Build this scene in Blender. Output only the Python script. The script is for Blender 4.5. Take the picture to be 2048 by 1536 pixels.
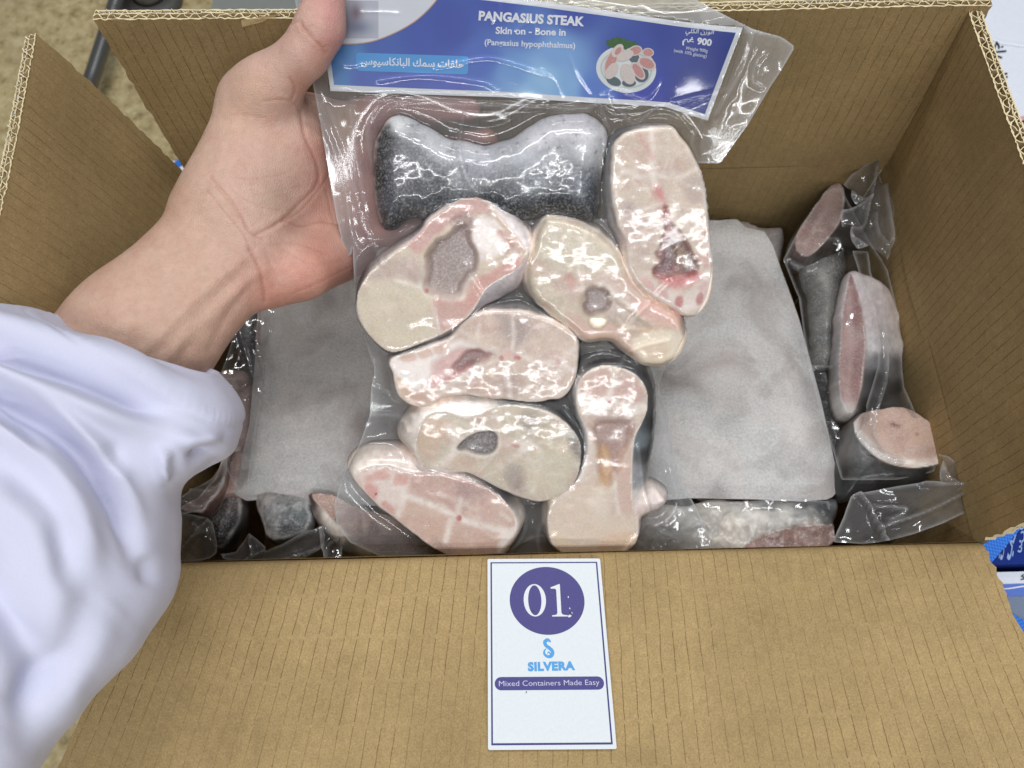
import bpy, math, random
import numpy as np
random.seed(7)
rng = np.random.default_rng(7)
sc = bpy.context.scene
for o in list(bpy.data.objects):
    bpy.data.objects.remove(o)
COL = sc.collection

# ------------------------------------------------------------------ camera
RIM = 0.240                                  # height of the carton's rim above the floor
FPX = 1661.4                                 # focal length in pixels of a 2048-wide frame
CAM = np.array([-0.0282, -0.1002, 0.4876 + RIM])
EUL = (0.3999, 0.0009, -0.0256)
cd = bpy.data.cameras.new('camera')
cam = bpy.data.objects.new('camera', cd)
COL.objects.link(cam)
cam.location = CAM
cam.rotation_euler = EUL
cd.sensor_width = 36.0
cd.lens = FPX / 2048 * 36
cd.clip_start = 0.01
cd.clip_end = 200
cd.dof.use_dof = True
cd.dof.focus_distance = 0.455
cd.dof.aperture_fstop = 10.0
sc.camera = cam

# ------------------------------------------------------------------ light: ceiling tubes of a cold store
world = bpy.data.worlds.new('World')
sc.world = world
world.use_nodes = True
bg = world.node_tree.nodes['Background']
bg.inputs['Color'].default_value = (0.90, 0.95, 1.0, 1)
bg.inputs['Strength'].default_value = 0.17
def tube(x, y, z, rz, power, L=1.25, w=0.075):
    ld = bpy.data.lights.new('ceiling_tube', 'AREA')
    ld.shape = 'RECTANGLE'
    ld.size = L
    ld.size_y = w
    ld.energy = power
    ld.color = (0.985, 0.995, 1.0)
    lo = bpy.data.objects.new('ceiling_tube', ld)
    lo.location = (x, y, z)
    lo.rotation_euler = (0, 0, rz)
    COL.objects.link(lo)
TZ = RIM + 1.75
tube(-0.30, 0.50, TZ, 0.06, 9.8)
tube(0.45, 0.25, TZ, 0.06, 8.8)
tube(-0.45, -1.02, TZ, 0.06, 11)
tube(0.55, -1.30, TZ, 0.06, 12)
tube(-0.15, -2.15, TZ, 0.06, 14.5)
tube(0.20, 1.80, TZ, 0.06, 8)
sc.view_settings.view_transform = 'Standard'
sc.view_settings.look = 'None'
sc.view_settings.exposure = 0.0
sc.view_settings.gamma = 1.0
sc.cycles.transparent_max_bounces = 32
sc.cycles.max_bounces = 8
sc.cycles.caustics_reflective = False
sc.cycles.caustics_refractive = False

# ------------------------------------------------------------------ geometry helpers
def _rot(e):
    rx, ry, rz = e
    cx, sx = math.cos(rx), math.sin(rx); cy, sy = math.cos(ry), math.sin(ry); cz, sz = math.cos(rz), math.sin(rz)
    X = np.array([[1,0,0],[0,cx,-sx],[0,sx,cx]]); Y = np.array([[cy,0,sy],[0,1,0],[-sy,0,cy]]); Z = np.array([[cz,-sz,0],[sz,cz,0],[0,0,1]])
    return Z @ Y @ X
MR = _rot(EUL)
def ray(p):
    p = np.atleast_2d(np.asarray(p, float))
    d = np.stack([(p[:,0]-1024)/FPX, (768-p[:,1])/FPX, -np.ones(len(p))], 1)
    return d @ MR.T
def at(px, py, dep):
    return CAM + ray([(px, py)])[0] * dep
def topx(P):
    d = (np.atleast_2d(P) - CAM) @ MR
    return np.stack([1024 - FPX*d[:,0]/d[:,2], 768 + FPX*d[:,1]/d[:,2]], 1)
def depth_of(P):
    return -((np.atleast_2d(P) - CAM) @ MR)[:,2]
def nrm(v):
    v = np.asarray(v, float); return v/np.linalg.norm(v)

class Frame:
    """a real plane in the room: origin, in-plane axes U (to the right) and V, normal N towards the viewer"""
    def __init__(s, O, N, right=None):
        s.O = np.asarray(O, float); s.N = nrm(N)
        r = MR[:,0] if right is None else np.asarray(right, float)
        s.U = nrm(r - s.N*np.dot(r, s.N)); s.V = np.cross(s.N, s.U)
    def uv(s, p, h=0.0):
        d = ray(p)
        t = ((s.O + s.N*h - CAM) @ s.N) / (d @ s.N)
        P = CAM + d*t[:,None] - s.O
        return np.stack([P @ s.U, P @ s.V], 1)
    def w(s, uv, h=0.0):
        uv = np.atleast_2d(uv); h = np.broadcast_to(np.asarray(h, float), (len(uv),))
        return s.O + uv[:,:1]*s.U + uv[:,1:2]*s.V + h[:,None]*s.N
    def px(s, uv, h=0.0):
        return topx(s.w(uv, h))

def smooth_closed(P, n=160):
    P = np.asarray(P, float); N = len(P); out = []
    for i in range(N):
        a, b, c, d = P[i-1], P[i], P[(i+1) % N], P[(i+2) % N]
        for t in np.linspace(0, 1, 9)[:-1]:
            out.append(0.5*((2*b) + (-a+c)*t + (2*a-5*b+4*c-d)*t*t + (-a+3*b-3*c+d)*t**3))
    return resample(np.array(out), n, True)
def smooth_open(P, n=60):
    P = np.asarray(P, float); N = len(P); out = []
    for i in range(N-1):
        a, b, c, d = P[max(i-1,0)], P[i], P[i+1], P[min(i+2,N-1)]
        for t in np.linspace(0, 1, 9)[:-1]:
            out.append(0.5*((2*b) + (-a+c)*t + (2*a-5*b+4*c-d)*t*t + (-a+3*b-3*c+d)*t**3))
    out.append(P[-1])
    return resample(np.array(out), n, False)
def resample(P, n, closed):
    Q = np.vstack([P, P[:1]]) if closed else P
    s = np.r_[0, np.cumsum(np.linalg.norm(np.diff(Q, axis=0), axis=1))]
    t = np.linspace(0, s[-1], n+1)[:-1] if closed else np.linspace(0, s[-1], n)
    return np.stack([np.interp(t, s, Q[:,k]) for k in range(Q.shape[1])], 1)
def inside(Q, P):
    r = np.zeros(len(Q), bool)
    A = P; B = np.roll(P, -1, 0)
    for (x1, y1), (x2, y2) in zip(A, B):
        if y1 == y2: continue
        c = ((y1 > Q[:,1]) != (y2 > Q[:,1]))
        r ^= c & (Q[:,0] < (x2-x1)*(Q[:,1]-y1)/(y2-y1) + x1)
    return r
def dist_poly(Q, P, closed=True, want=False):
    Q = np.asarray(Q, np.float64)
    A = P if closed else P[:-1]; B = np.roll(P, -1, 0) if closed else P[1:]
    best = np.full(len(Q), 1e9); bp = np.zeros((len(Q), 2))
    for a, b in zip(A, B):
        ab = b-a; L = ab@ab + 1e-18
        t = np.clip(((Q-a)@ab)/L, 0, 1)
        p = a + t[:,None]*ab
        d = ((Q-p)**2).sum(1)
        m = d < best
        best[m] = d[m]
        if want: bp[m] = p[m]
    return (np.sqrt(best), bp) if want else np.sqrt(best)
_NG = [np.random.default_rng(100+i).random((128,128)) for i in range(6)]
def vnoise(x, y, k=0):
    g = _NG[k % 6]
    xi = np.floor(x).astype(int); yi = np.floor(y).astype(int); fx = x-xi; fy = y-yi
    fx = fx*fx*(3-2*fx); fy = fy*fy*(3-2*fy)
    a = g[xi % 128, yi % 128]; b = g[(xi+1) % 128, yi % 128]; c = g[xi % 128, (yi+1) % 128]; d = g[(xi+1) % 128, (yi+1) % 128]
    return (a*(1-fx)+b*fx)*(1-fy) + (c*(1-fx)+d*fx)*fy - 0.5
def fbm(x, y, k=0, o=4):
    r = 0; a = 1.0
    for i in range(o):
        r = r + a*vnoise(x*2**i+13.7*i, y*2**i+5.1*i, k+i); a *= .5
    return r
def S(r, g, b):
    c = np.array([r, g, b])/255.0
    return np.where(c <= 0.04045, c/12.92, ((c+0.055)/1.055)**2.4)
def sm(a, b, x):
    t = np.clip((x-a)/(b-a), 0, 1); return t*t*(3-2*t)

# ------------------------------------------------------------------ object helpers
def tag(o, label=None, cat=None, group=None, kind=None):
    if label: o['label'] = label
    if cat: o['category'] = cat
    if group: o['group'] = group
    if kind: o['kind'] = kind
    return o
def empty(name, loc=(0,0,0), label=None, cat=None, group=None):
    o = bpy.data.objects.new(name, None); COL.objects.link(o); o.location = loc
    o.empty_display_size = 0.02
    return tag(o, label, cat, group)
def mesh(name, V, F, mat, parent=None, smooth=True, attrs=None, uv=None, mats=None, midx=None):
    V = np.asarray(V, float)
    me = bpy.data.meshes.new(name)
    if isinstance(F, np.ndarray) and F.ndim == 2:
        k = F.shape[1]
        me.vertices.add(len(V)); me.vertices.foreach_set('co', V.astype(np.float32).ravel())
        me.loops.add(F.size); me.loops.foreach_set('vertex_index', F.astype(np.int32).ravel())
        me.polygons.add(len(F)); me.polygons.foreach_set('loop_start', np.arange(0, F.size, k, dtype=np.int32))
        me.update(calc_edges=True); me.validate()
    else:
        me.from_pydata(V.tolist(), [], [list(map(int, f)) for f in F]); me.update()
    for k, v in (attrs or {}).items():
        v = np.asarray(v, np.float32)
        if v.ndim == 1:
            a = me.attributes.new(k, 'FLOAT', 'POINT'); a.data.foreach_set('value', v)
        else:
            a = me.color_attributes.new(k, 'FLOAT_COLOR', 'POINT')
            a.data.foreach_set('color', np.hstack([v, np.ones((len(v),1), np.float32)]).ravel())
    if uv is not None:
        u = me.uv_layers.new(name='UVMap')
        li = np.zeros(len(me.loops), np.int32); me.loops.foreach_get('vertex_index', li)
        u.data.foreach_set('uv', np.asarray(uv, np.float32)[li].ravel())
    if smooth:
        me.polygons.foreach_set('use_smooth', np.ones(len(me.polygons), bool))
    for m in (mats or [mat]): me.materials.append(m)
    if midx is not None:
        me.polygons.foreach_set('material_index', np.asarray(midx, np.int32))
    o = bpy.data.objects.new(name, me); COL.objects.link(o)
    if parent is not None:
        o.parent = parent; o.matrix_parent_inverse = parent_inv(parent)
    return o
def parent_inv(p):
    from mathutils import Matrix
    return Matrix.Translation(-p.location) if p.type == 'EMPTY' else Matrix.Identity(4)
def gridfaces(nu, nv, wrap=False):
    i, j = np.meshgrid(np.arange(nu-1), np.arange(nv-1 if not wrap else nv), indexing='ij')
    j2 = (j+1) % nv
    return np.stack([i*nv+j, (i+1)*nv+j, (i+1)*nv+j2, i*nv+j2], -1).reshape(-1, 4)
def boxmesh(name, lo, hi, mat, parent=None, jit=0.0):
    x0,y0,z0 = lo; x1,y1,z1 = hi
    V = [(x0,y0,z0),(x1,y0,z0),(x1,y1,z0),(x0,y1,z0),(x0,y0,z1),(x1,y0,z1),(x1,y1,z1),(x0,y1,z1)]
    F = [(0,3,2,1),(4,5,6,7),(0,1,5,4),(1,2,6,5),(2,3,7,6),(3,0,4,7)]
    return mesh(name, V, F, mat, parent, smooth=False)
def tubemesh(name, pts, r, mat, parent=None, n=14, cap=True):
    pts = np.asarray(pts, float); r = np.broadcast_to(r, (len(pts),)); V = []; prev = None
    for i, p in enumerate(pts):
        t = nrm(pts[min(i+1,len(pts)-1)] - pts[max(i-1,0)])
        a = np.array([0,0,1.0]) if abs(t[2]) < .9 else np.array([1.0,0,0])
        if prev is not None: a = prev
        b = nrm(a - t*np.dot(a,t)); c = np.cross(t, b); prev = b
        for k in range(n):
            th = 2*math.pi*k/n; V.append(p + r[i]*(b*math.cos(th)+c*math.sin(th)))
    F = [tuple(f) for f in gridfaces(len(pts), n, True)]
    if cap:
        F.append(tuple(range(n))[::-1]); F.append(tuple(range((len(pts)-1)*n, len(pts)*n)))
    return mesh(name, V, F, mat, parent)

# ------------------------------------------------------------------ material helpers
class NT:
    def __init__(s, name):
        s.m = bpy.data.materials.new(name); s.m.use_nodes = True; s.t = s.m.node_tree; s.t.nodes.clear()
        s.out = s.t.nodes.new('ShaderNodeOutputMaterial')
    def n(s, typ, **kw):
        nd = s.t.nodes.new('ShaderNode'+typ)
        for k, v in kw.items():
            if hasattr(nd, k) and not k.startswith('i_'): setattr(nd, k, v)
        return nd
    def set(s, nd, key, v):
        if hasattr(v, 'is_output') or v.__class__.__name__.startswith('NodeSocket'): s.t.links.new(v, nd.inputs[key])
        else:
            if isinstance(v, (tuple, list, np.ndarray)) and len(v) == 3 and nd.inputs[key].type == 'RGBA': v = tuple(v)+(1,)
            nd.inputs[key].default_value = v
    def math(s, op, a, b=0.0, c=None):
        nd = s.n('Math', operation=op); s.set(nd, 0, a); s.set(nd, 1, b)
        if c is not None: s.set(nd, 2, c)
        return nd.outputs[0]
    def mix(s, f, a, b, blend='MIX'):
        nd = s.n('MixRGB', blend_type=blend); s.set(nd, 0, f); s.set(nd, 1, a); s.set(nd, 2, b); return nd.outputs[0]
    def attr(s, name, fac=False):
        nd = s.n('Attribute'); nd.attribute_name = name; return nd.outputs['Fac' if fac else 'Color']
    def noise(s, scale, detail=3, rough=.55, vec=None, dist=0.0):
        nd = s.n('TexNoise'); s.set(nd, 'Scale', scale); s.set(nd, 'Detail', detail); s.set(nd, 'Roughness', rough); s.set(nd, 'Distortion', dist)
        if vec is None: vec = s.pos()
        s.set(nd, 'Vector', vec); return nd.outputs[0]
    def pos(s):
        return s.n('NewGeometry').outputs['Position']
    def ramp(s, f, pts):
        nd = s.n('ValToRGB'); r = nd.color_ramp
        while len(r.elements) < len(pts): r.elements.new(.5)
        for e, (p, c) in zip(r.elements, pts):
            e.position = p; e.color = tuple(c)+(1,) if len(c) == 3 else c
        s.set(nd, 0, f); return nd.outputs[0]
    def maprange(s, v, a, b, c=0.0, d=1.0):
        nd = s.n('MapRange'); s.set(nd, 0, v); s.set(nd, 1, a); s.set(nd, 2, b); s.set(nd, 3, c); s.set(nd, 4, d); return nd.outputs[0]
    def bump(s, h, strength=.3, dist=.001, normal=None):
        nd = s.n('Bump'); s.set(nd, 'Strength', strength); s.set(nd, 'Distance', dist); s.set(nd, 'Height', h)
        if normal is not None: s.set(nd, 'Normal', normal)
        return nd.outputs[0]
    def bsdf(s, **kw):
        b = s.n('BsdfPrincipled')
        for k, v in kw.items(): s.set(b, k, v)
        s.t.links.new(b.outputs[0], s.out.inputs[0]); return b
def plain(name, col, rough=.6, spec=.4, grain=0.0, gscale=600, metal=0.0, bump=0.0):
    t = NT(name); c = tuple(col)
    if grain:
        c = t.mix(1.0, tuple(col), t.ramp(t.noise(gscale), [(.25, (1-grain,)*3), (.75, (1+grain,)*3)]), 'MULTIPLY')
    kw = dict(Roughness=rough, Metallic=metal); kw['Base Color'] = c; kw['Specular IOR Level'] = spec
    if bump: kw['Normal'] = t.bump(t.noise(gscale, 4), bump, .0006)
    t.bsdf(**kw); return t.m
def vcol(name, rough=.5, spec=.5, grain=.06, gscale=900, bump=.0, coat=0.0, frost=0.0, sss=0.0):
    t = NT(name); c = t.attr('Col')
    if grain:
        c = t.mix(1.0, c, t.ramp(t.noise(gscale, 4, .65), [(.25, (1-grain,)*3), (.75, (1+grain,)*3)]), 'MULTIPLY')
    if frost:
        f = t.math('MULTIPLY', t.maprange(t.noise(820, 4, .75), .48, .66, 0.0, frost*1.6), t.maprange(t.noise(60, 3), .35, .65, .35, 1.0))
        c = t.mix(f, c, (.85,.86,.88))
    kw = {'Base Color': c, 'Roughness': rough, 'Specular IOR Level': spec}
    if coat: kw['Coat Weight'] = coat; kw['Coat Roughness'] = .12
    if sss:
        kw['Subsurface Weight'] = sss; kw['Subsurface Radius'] = (.004, .002, .0012); kw['Subsurface Scale'] = 1.0
    if bump: kw['Normal'] = t.bump(t.noise(gscale*.5, 4, .6), bump, .0008)
    t.bsdf(**kw); return t.m

# cardboard inner liner: UV is in metres, x along the fold, y across it; printed flute lines come as broken dashes
def cardboard(name, lines=True, tint=(1,1,1)):
    t = NT(name)
    base = S(172,147,104)*np.array(tint)
    tc = t.n('TexCoord').outputs['UV']
    sx = t.n('SeparateXYZ'); t.set(sx, 0, tc); x, y = sx.outputs[0], sx.outputs[1]
    n1 = t.noise(14, 3); n2 = t.noise(1050, 4, .75); n3 = t.noise(200, 4, .7)
    c = t.mix(t.maprange(n1, .35, .65), tuple(base*.88), tuple(base*1.08))
    st = t.n('TexNoise'); mp2 = t.n('Mapping'); t.set(mp2, 'Vector', tc); mp2.inputs['Scale'].default_value = (60, 5, 1); t.set(st, 'Vector', mp2.outputs[0]); t.set(st, 'Scale', 1.0); t.set(st, 'Detail', 3.0)
    c = t.mix(t.maprange(st.outputs[0], .58, .72, 0, .35), c, tuple(base*1.22))
    c = t.mix(t.maprange(t.noise(38, 4, .7), .62, .74, 0, .28), c, tuple(base*.72))
    c = t.mix(1.0, c, t.ramp(n2, [(.30, (.74,)*3), (.70, (1.22,)*3)]), 'MULTIPLY')
    c = t.mix(1.0, c, t.ramp(n3, [(.3, (.90,)*3), (.7, (1.08,)*3)]), 'MULTIPLY')
    # stray pale and dark fibres
    fib = t.n('TexNoise'); mp = t.n('Mapping'); t.set(mp, 'Vector', tc); mp.inputs['Scale'].default_value = (420, 1500, 1); mp.inputs['Rotation'].default_value = (0,0,.6)
    t.set(fib, 'Vector', mp.outputs[0]); t.set(fib, 'Scale', 1.0); t.set(fib, 'Detail', 1.0)
    c = t.mix(t.maprange(fib.outputs[0], .70, .78, 0, .5), c, tuple(base*1.5))
    c = t.mix(t.maprange(fib.outputs[0], .27, .20, 0, .5), c, tuple(base*.45))
    if lines:
        wob = t.math('MULTIPLY', t.math('SUBTRACT', t.noise(60, 2), .5), .0016)
        xs = t.math('DIVIDE', t.math('ADD', x, wob), .0071)
        idx = t.math('FLOOR', xs)
        fr = t.math('ABSOLUTE', t.math('SUBTRACT', t.math('FRACT', xs), .5))
        rnd = t.n('TexWhiteNoise'); rnd.noise_dimensions = '1D'; t.set(rnd, 'W', idx)
        ln = t.maprange(fr, .020, .048, 1.0, 0.0)
        rowi = t.math('ADD', t.math('DIVIDE', y, .0235), t.math('MULTIPLY', rnd.outputs[0], .07))
        fy = t.math('FRACT', rowi)
        dash = t.math('MULTIPLY', t.maprange(fy, .03, .06), t.maprange(fy, .94, .97, 1.0, 0.0))
        msk = t.maprange(t.noise(13, 2), .36, .60, .28, 1.0)
        dots = t.maprange(t.noise(900, 2), .30, .55, .45, 1.0)
        f = t.math('MULTIPLY', t.math('MULTIPLY', ln, dash), t.math('MULTIPLY', msk, dots))
        c = t.mix(t.math('MULTIPLY', f, .68), c, tuple(S(84,62,28)*np.array(tint)))
    t.bsdf(**{'Base Color': c, 'Roughness': .85, 'Specular IOR Level': .18, 'Normal': t.bump(n2, .25, .0005)})
    return t.m
M_CARD = cardboard('kraft_cardboard')
M_FLUTE = plain('kraft_flute', S(196,172,128), .9, .1, .15, 900)
M_CUT = plain('cut_board_edge', S(224,208,170), .9, .1, .12, 1200)
M_LINER = plain('white_outer_liner', S(214,214,210), .6, .3, .05, 500)

def film_material(name, haze=.05, gl=1.0, bump=.25, bscale=420, rough=.07, bdist=.0016):
    t = NT(name)
    h = t.attr('haze', True)
    tr = t.n('BsdfTransparent'); t.set(tr, 'Color', (.975,.98,.985))
    df = t.n('BsdfDiffuse'); t.set(df, 'Color', (.80,.81,.83))
    tl = t.n('BsdfTranslucent'); t.set(tl, 'Color', (.78,.79,.81))
    dm = t.n('MixShader'); t.set(dm, 0, .35); t.set(dm, 1, df.outputs[0]); t.set(dm, 2, tl.outputs[0])
    nz = t.noise(bscale, 2, .5)
    nz2 = t.noise(bscale*.22, 2, .5)
    bub = t.attr('bub', True)
    blob = t.maprange(nz, .66, .73, 0, 1)
    hgt = t.math('ADD', t.math('MULTIPLY', t.math('ADD', t.math('MULTIPLY', blob, .22), t.math('MULTIPLY', nz, .05)), bub), t.math('MULTIPLY', nz2, t.math('ADD', t.math('MULTIPLY', bub, .14), .05)))
    nm = t.bump(hgt, bump, bdist)
    gl_ = t.n('BsdfGlossy'); t.set(gl_, 'Roughness', rough); t.set(gl_, 'Normal', nm); t.set(gl_, 'Color', (1,1,1))
    fr = t.n('Fresnel'); t.set(fr, 'IOR', 1.5)
    m1 = t.n('MixShader'); t.set(m1, 0, t.math('ADD', h, haze)); t.set(m1, 1, tr.outputs[0]); t.set(m1, 2, dm.outputs[0])
    m2 = t.n('MixShader'); t.set(m2, 0, t.math('MINIMUM', t.math('MULTIPLY', fr.outputs[0], gl), .9)); t.set(m2, 1, m1.outputs[0]); t.set(m2, 2, gl_.outputs[0])
    t.t.links.new(m2.outputs[0], t.out.inputs[0])
    return t.m
M_FILM = film_material('vacuum_film_front', .008, .72, .6, 330, .085, .0014)
M_FILMB = film_material('vacuum_film_back', .02, .6, .2)
M_FILMX = film_material('loose_film', .004, 1.05, .3, 260)
M_FLESH = vcol('fish_flesh', .40, .5, .15, 900, .12, .10, .34, .12)
M_SKIN = vcol('fish_skin', .36, .5, .12, 1300, .2, .25, .0)

# ------------------------------------------------------------------ text and flat print
def glyphs(s, bold=0.0, space=1.0):
    c = bpy.data.curves.new('t', 'FONT'); c.body = s; c.offset = bold; c.space_character = space; c.resolution_u = 3
    o = bpy.data.objects.new('t', c); COL.objects.link(o)
    dg = bpy.context.evaluated_depsgraph_get(); dg.update()
    me = bpy.data.meshes.new_from_object(o.evaluated_get(dg))
    V = np.array([v.co[:] for v in me.vertices]); F = [list(p.vertices) for p in me.polygons]
    bpy.data.objects.remove(o); bpy.data.curves.remove(c); bpy.data.meshes.remove(me)
    # letters that join (arabic) overlap a little: give every island its own tiny step
    par = list(range(len(V)))
    def fd(a):
        while par[a] != a: par[a] = par[par[a]]; a = par[a]
        return a
    for f in F:
        for k in f[1:]: par[fd(f[0])] = fd(k)
    ids = {}; z = np.zeros(len(V))
    for i in range(len(V)): z[i] = ids.setdefault(fd(i), len(ids)) % 4
    return V[:, :2], F, z
def text_px(name, s, p0, p1, up, mat, parent, place, h, bold=0.0, space=1.0, cap=None):
    """letters laid with their left end at p0 and right end at p1 (baseline), cap height along the vector up"""
    V, F, z = glyphs(s, bold, space)
    x0, x1 = V[:,0].min(), V[:,0].max(); y1 = cap if cap else .70
    p0 = np.array(p0, float); p1 = np.array(p1, float); up = np.array(up, float)
    P = p0 + ((V[:,0]-x0)/(x1-x0))[:,None]*(p1-p0) + (V[:,1]/y1)[:,None]*up
    return mesh(name, place(P, h + z*2.5e-5), F, mat, parent, smooth=False)
def fill_px(name, P, mat, parent, place, h):
    P = np.asarray(P, float)
    return mesh(name, place(P, h), [list(range(len(P)))], mat, parent, smooth=False)
def ring_px(name, A, B, mat, parent, place, h):
    """flat band between two closed outlines with the same number of points"""
    n = len(A); V = np.vstack([A, B])
    F = [(i, (i+1) % n, n+(i+1) % n, n+i) for i in range(n)]
    return mesh(name, place(V, h), F, mat, parent, smooth=False)
def stroke_px(name, P, wd, mat, parent, place, h, n=40):
    P = smooth_open(P, n); wd = np.interp(np.linspace(0,1,n), np.linspace(0,1,len(np.atleast_1d(wd))), np.atleast_1d(wd))
    T = np.gradient(P, axis=0); T /= np.linalg.norm(T, axis=1)[:,None]; Nn = np.stack([-T[:,1], T[:,0]], 1)
    V = np.vstack([P + Nn*wd[:,None]/2, P - Nn*wd[:,None]/2])
    F = [(i, i+1, n+i+1, n+i) for i in range(n-1)]
    return mesh(name, place(V, h), F, mat, parent, smooth=False)
def ell(cx, cy, rx, ry, rot=0, n=40):
    t = np.linspace(0, 2*math.pi, n, endpoint=False); c, s = math.cos(rot), math.sin(rot)
    x = rx*np.cos(t); y = ry*np.sin(t)
    return np.stack([cx + c*x - s*y, cy + s*x + c*y], 1)

# ------------------------------------------------------------------ floor
def floor_mat():
    t = NT('terrazzo_floor')
    n1 = t.noise(70, 5, .65); n2 = t.noise(130, 3, .6); n3 = t.noise(9, 2)
    c = t.ramp(n1, [(.30, S(120,104,72)), (.43, S(168,150,108)), (.56, S(188,172,130)), (.72, S(206,194,156))])
    c = t.mix(t.maprange(n2, .60, .70, 0, .7), c, tuple(S(128,98,52)))
    c = t.mix(t.maprange(n2, .34, .28, 0, .6), c, tuple(S(226,218,190)))
    c = t.mix(t.maprange(n3, .4, .65, 0, .30), c, tuple(S(150,140,112)))
    t.bsdf(**{'Base Color': c, 'Roughness': .5, 'Specular IOR Level': .35, 'Normal': t.bump(n2, .2, .002)})
    return t.m
fl = mesh('floor', [(-6,-5,0),(6,-5,0),(6,8,0),(-6,8,0)], [(0,1,2,3)], floor_mat(), None, False)
tag(fl, kind='structure')

def onz(px, py, z):
    d = ray([(px, py)])[0]; return CAM + d*((z-CAM[2])/d[2])

# ------------------------------------------------------------------ the open carton
RZ = RIM
BL = onz(380,355,RZ); BR = onz(1773,324,RZ); FR = onz(1965,1081,RZ); FL = onz(298,1123,RZ)
LF = 0.142
def along(px, py, P0, L, near=True):
    """point on the sight line through a pixel, at distance L from P0"""
    d = ray([(px, py)])[0]; w = CAM - P0
    a = d@d; b = 2*d@w; c = w@w - L*L; q = max(b*b-4*a*c, 0.0)
    t = (-b + (-1 if near else 1)*math.sqrt(q))/(2*a)
    return CAM + d*t
box = empty('cardboard_box', ((BL+FR)/2)*np.array([1,1,0]), 'open brown corrugated cardboard box with four raised flaps holding the frozen fish', 'box')
def flap(A, B, C, D, out, nx=70, ny=44, warp=.0015, seed=0, tornA=0.0, tornB=0.0, flute=True):
    """A-B is the fold, D above A and C above B; 'out' points to the printed outer side"""
    W = np.linalg.norm(B-A); H = .5*(np.linalg.norm(D-A)+np.linalg.norm(C-B))
    down = np.array([0,0,-1.0]); out = nrm(out)
    s = np.linspace(0, 1, nx)
    # down the wall a little, round the fold, then straight out to the edge
    prof = []
    for k in range(ny):
        v = k/(ny-1)
        prof.append(v)
    V = []; UV = []
    rr = np.random.default_rng(seed)
    ta = rr.normal(0, 1, ny); tb = rr.normal(0, 1, ny)
    for i, u in enumerate(s):
        f0 = A + (B-A)*u; f1 = D + (C-D)*u; dirv = nrm(f1-f0); Hh = np.linalg.norm(f1-f0)
        for k, v in enumerate(prof):
            if k < 8:
                q = k/7.0; a = f0 + down*.008; b = f0; c = f0 + dirv*.007
                P = (1-q)**2*a + 2*q*(1-q)*b + q*q*c; yy = -.008 + q*.015
            else:
                q = (k-7)/(ny-8); P = f0 + dirv*(.007 + q*(Hh-.007)); yy = .007 + q*(Hh-.007)
            P = P + out*warp*(2*fbm(np.array(u*3.0+seed), np.array(v*2.0), seed, 2))
            if i == 0: P = P + nrm(B-A)*ta[k]*tornA
            if i == nx-1: P = P + nrm(B-A)*tb[k]*tornB
            V.append(P); UV.append((u*W, yy))
    V = np.array(V); UV = np.array(UV)
    F = gridfaces(nx, ny)
    fo = mesh('flap', V, F, M_CARD, box, uv=UV)
    G = V.reshape(nx, ny, 3)
    # outer liner
    th = .0062
    O = (G + out*th)[:, 6:].copy(); O[:, -1] -= 0
    mesh('outer_liner', O.reshape(-1,3), gridfaces(nx, ny-6)[:, ::-1], M_LINER, fo)
    if flute:
        Mid = (G + out*.0038)[:, 6:]
        mesh('middle_liner', Mid.reshape(-1,3), gridfaces(nx, ny-6), M_FLUTE, fo)
        def wave(period, lo, hi):
            n = int(W/period)*8; uu = np.linspace(0, 1, n); vv = np.linspace(.08, 1.0, 24)
            ph = uu*W/period*2*math.pi + 1.6*fbm(uu*26, uu*0+seed, seed, 3)
            z = lo + (hi-lo)*(.5+.5*np.clip(1.25*np.sin(ph), -1, 1)*(1-.7*np.clip(2.2*fbm(uu*19, uu*0+3.3, seed+1, 2), 0, 1))) + .0006*fbm(uu*60, uu*0, seed+2, 2)
            rows = []
            for q in vv:
                k = 7 + q*(ny-8); k0 = min(int(k), ny-2); fk = k-k0; Gk = G[:, k0]*(1-fk)+G[:, k0+1]*fk
                P = np.stack([np.interp(uu, s, Gk[:, j]) for j in range(3)], 1)
                jit = nrm(G[0,-1]-G[0,8])[None,:]*(rr.normal(0, .0005, n)[:,None] if q == 1 else 0)
                rows.append(P + z[:,None]*out + jit)
            Vw = np.stack(rows, 1).reshape(-1, 3)
            return Vw, gridfaces(n, len(vv))
        Va, Fa = wave(.0078, .0006, .0036); Vb, Fb = wave(.0052, .0040, .0060)
        mesh('fluting', np.vstack([Va, Vb]), np.vstack([Fa, Fb+len(Va)]), M_FLUTE, fo)
        # raw paper edges of every layer along the cut
        ax = nrm(B-A); upv = nrm(G[nx//2,-1]-G[nx//2,8]); Vc = []; Fc_ = []
        def raw(L, w):
            T = np.gradient(L, axis=0); T /= np.linalg.norm(T, axis=1)[:,None]
            Nn = np.cross(T, upv); Nn /= np.linalg.norm(Nn, axis=1)[:,None]
            w = w*(1+.35*rr.normal(0, 1, len(L)).clip(-1.5,1.5))[:,None]
            o0 = sum(len(v) for v in Vc); n = len(L)
            top = np.stack([L+Nn*w/2+upv*.0004, L-Nn*w/2+upv*.0004], 1).reshape(-1,3)
            Vc.append(top); Fc_.append(gridfaces(n, 2)+o0)
        dense = lambda z: np.stack([np.interp(np.linspace(0,1,240), s, G[:,-1,j]) for j in range(3)], 1) + out*z + upv*rr.normal(0, .00025, 240)[:,None]
        nA = 24
        raw(dense(0), .0008); raw(dense(.0038), .0006); raw(dense(th), .0008)
        raw(Va.reshape(-1, nA, 3)[:, -1], .00055); raw(Vb.reshape(-1, nA, 3)[:, -1], .0005)
        mesh('raw_edge', np.vstack(Vc), np.vstack(Fc_), M_CUT, fo)
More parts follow.
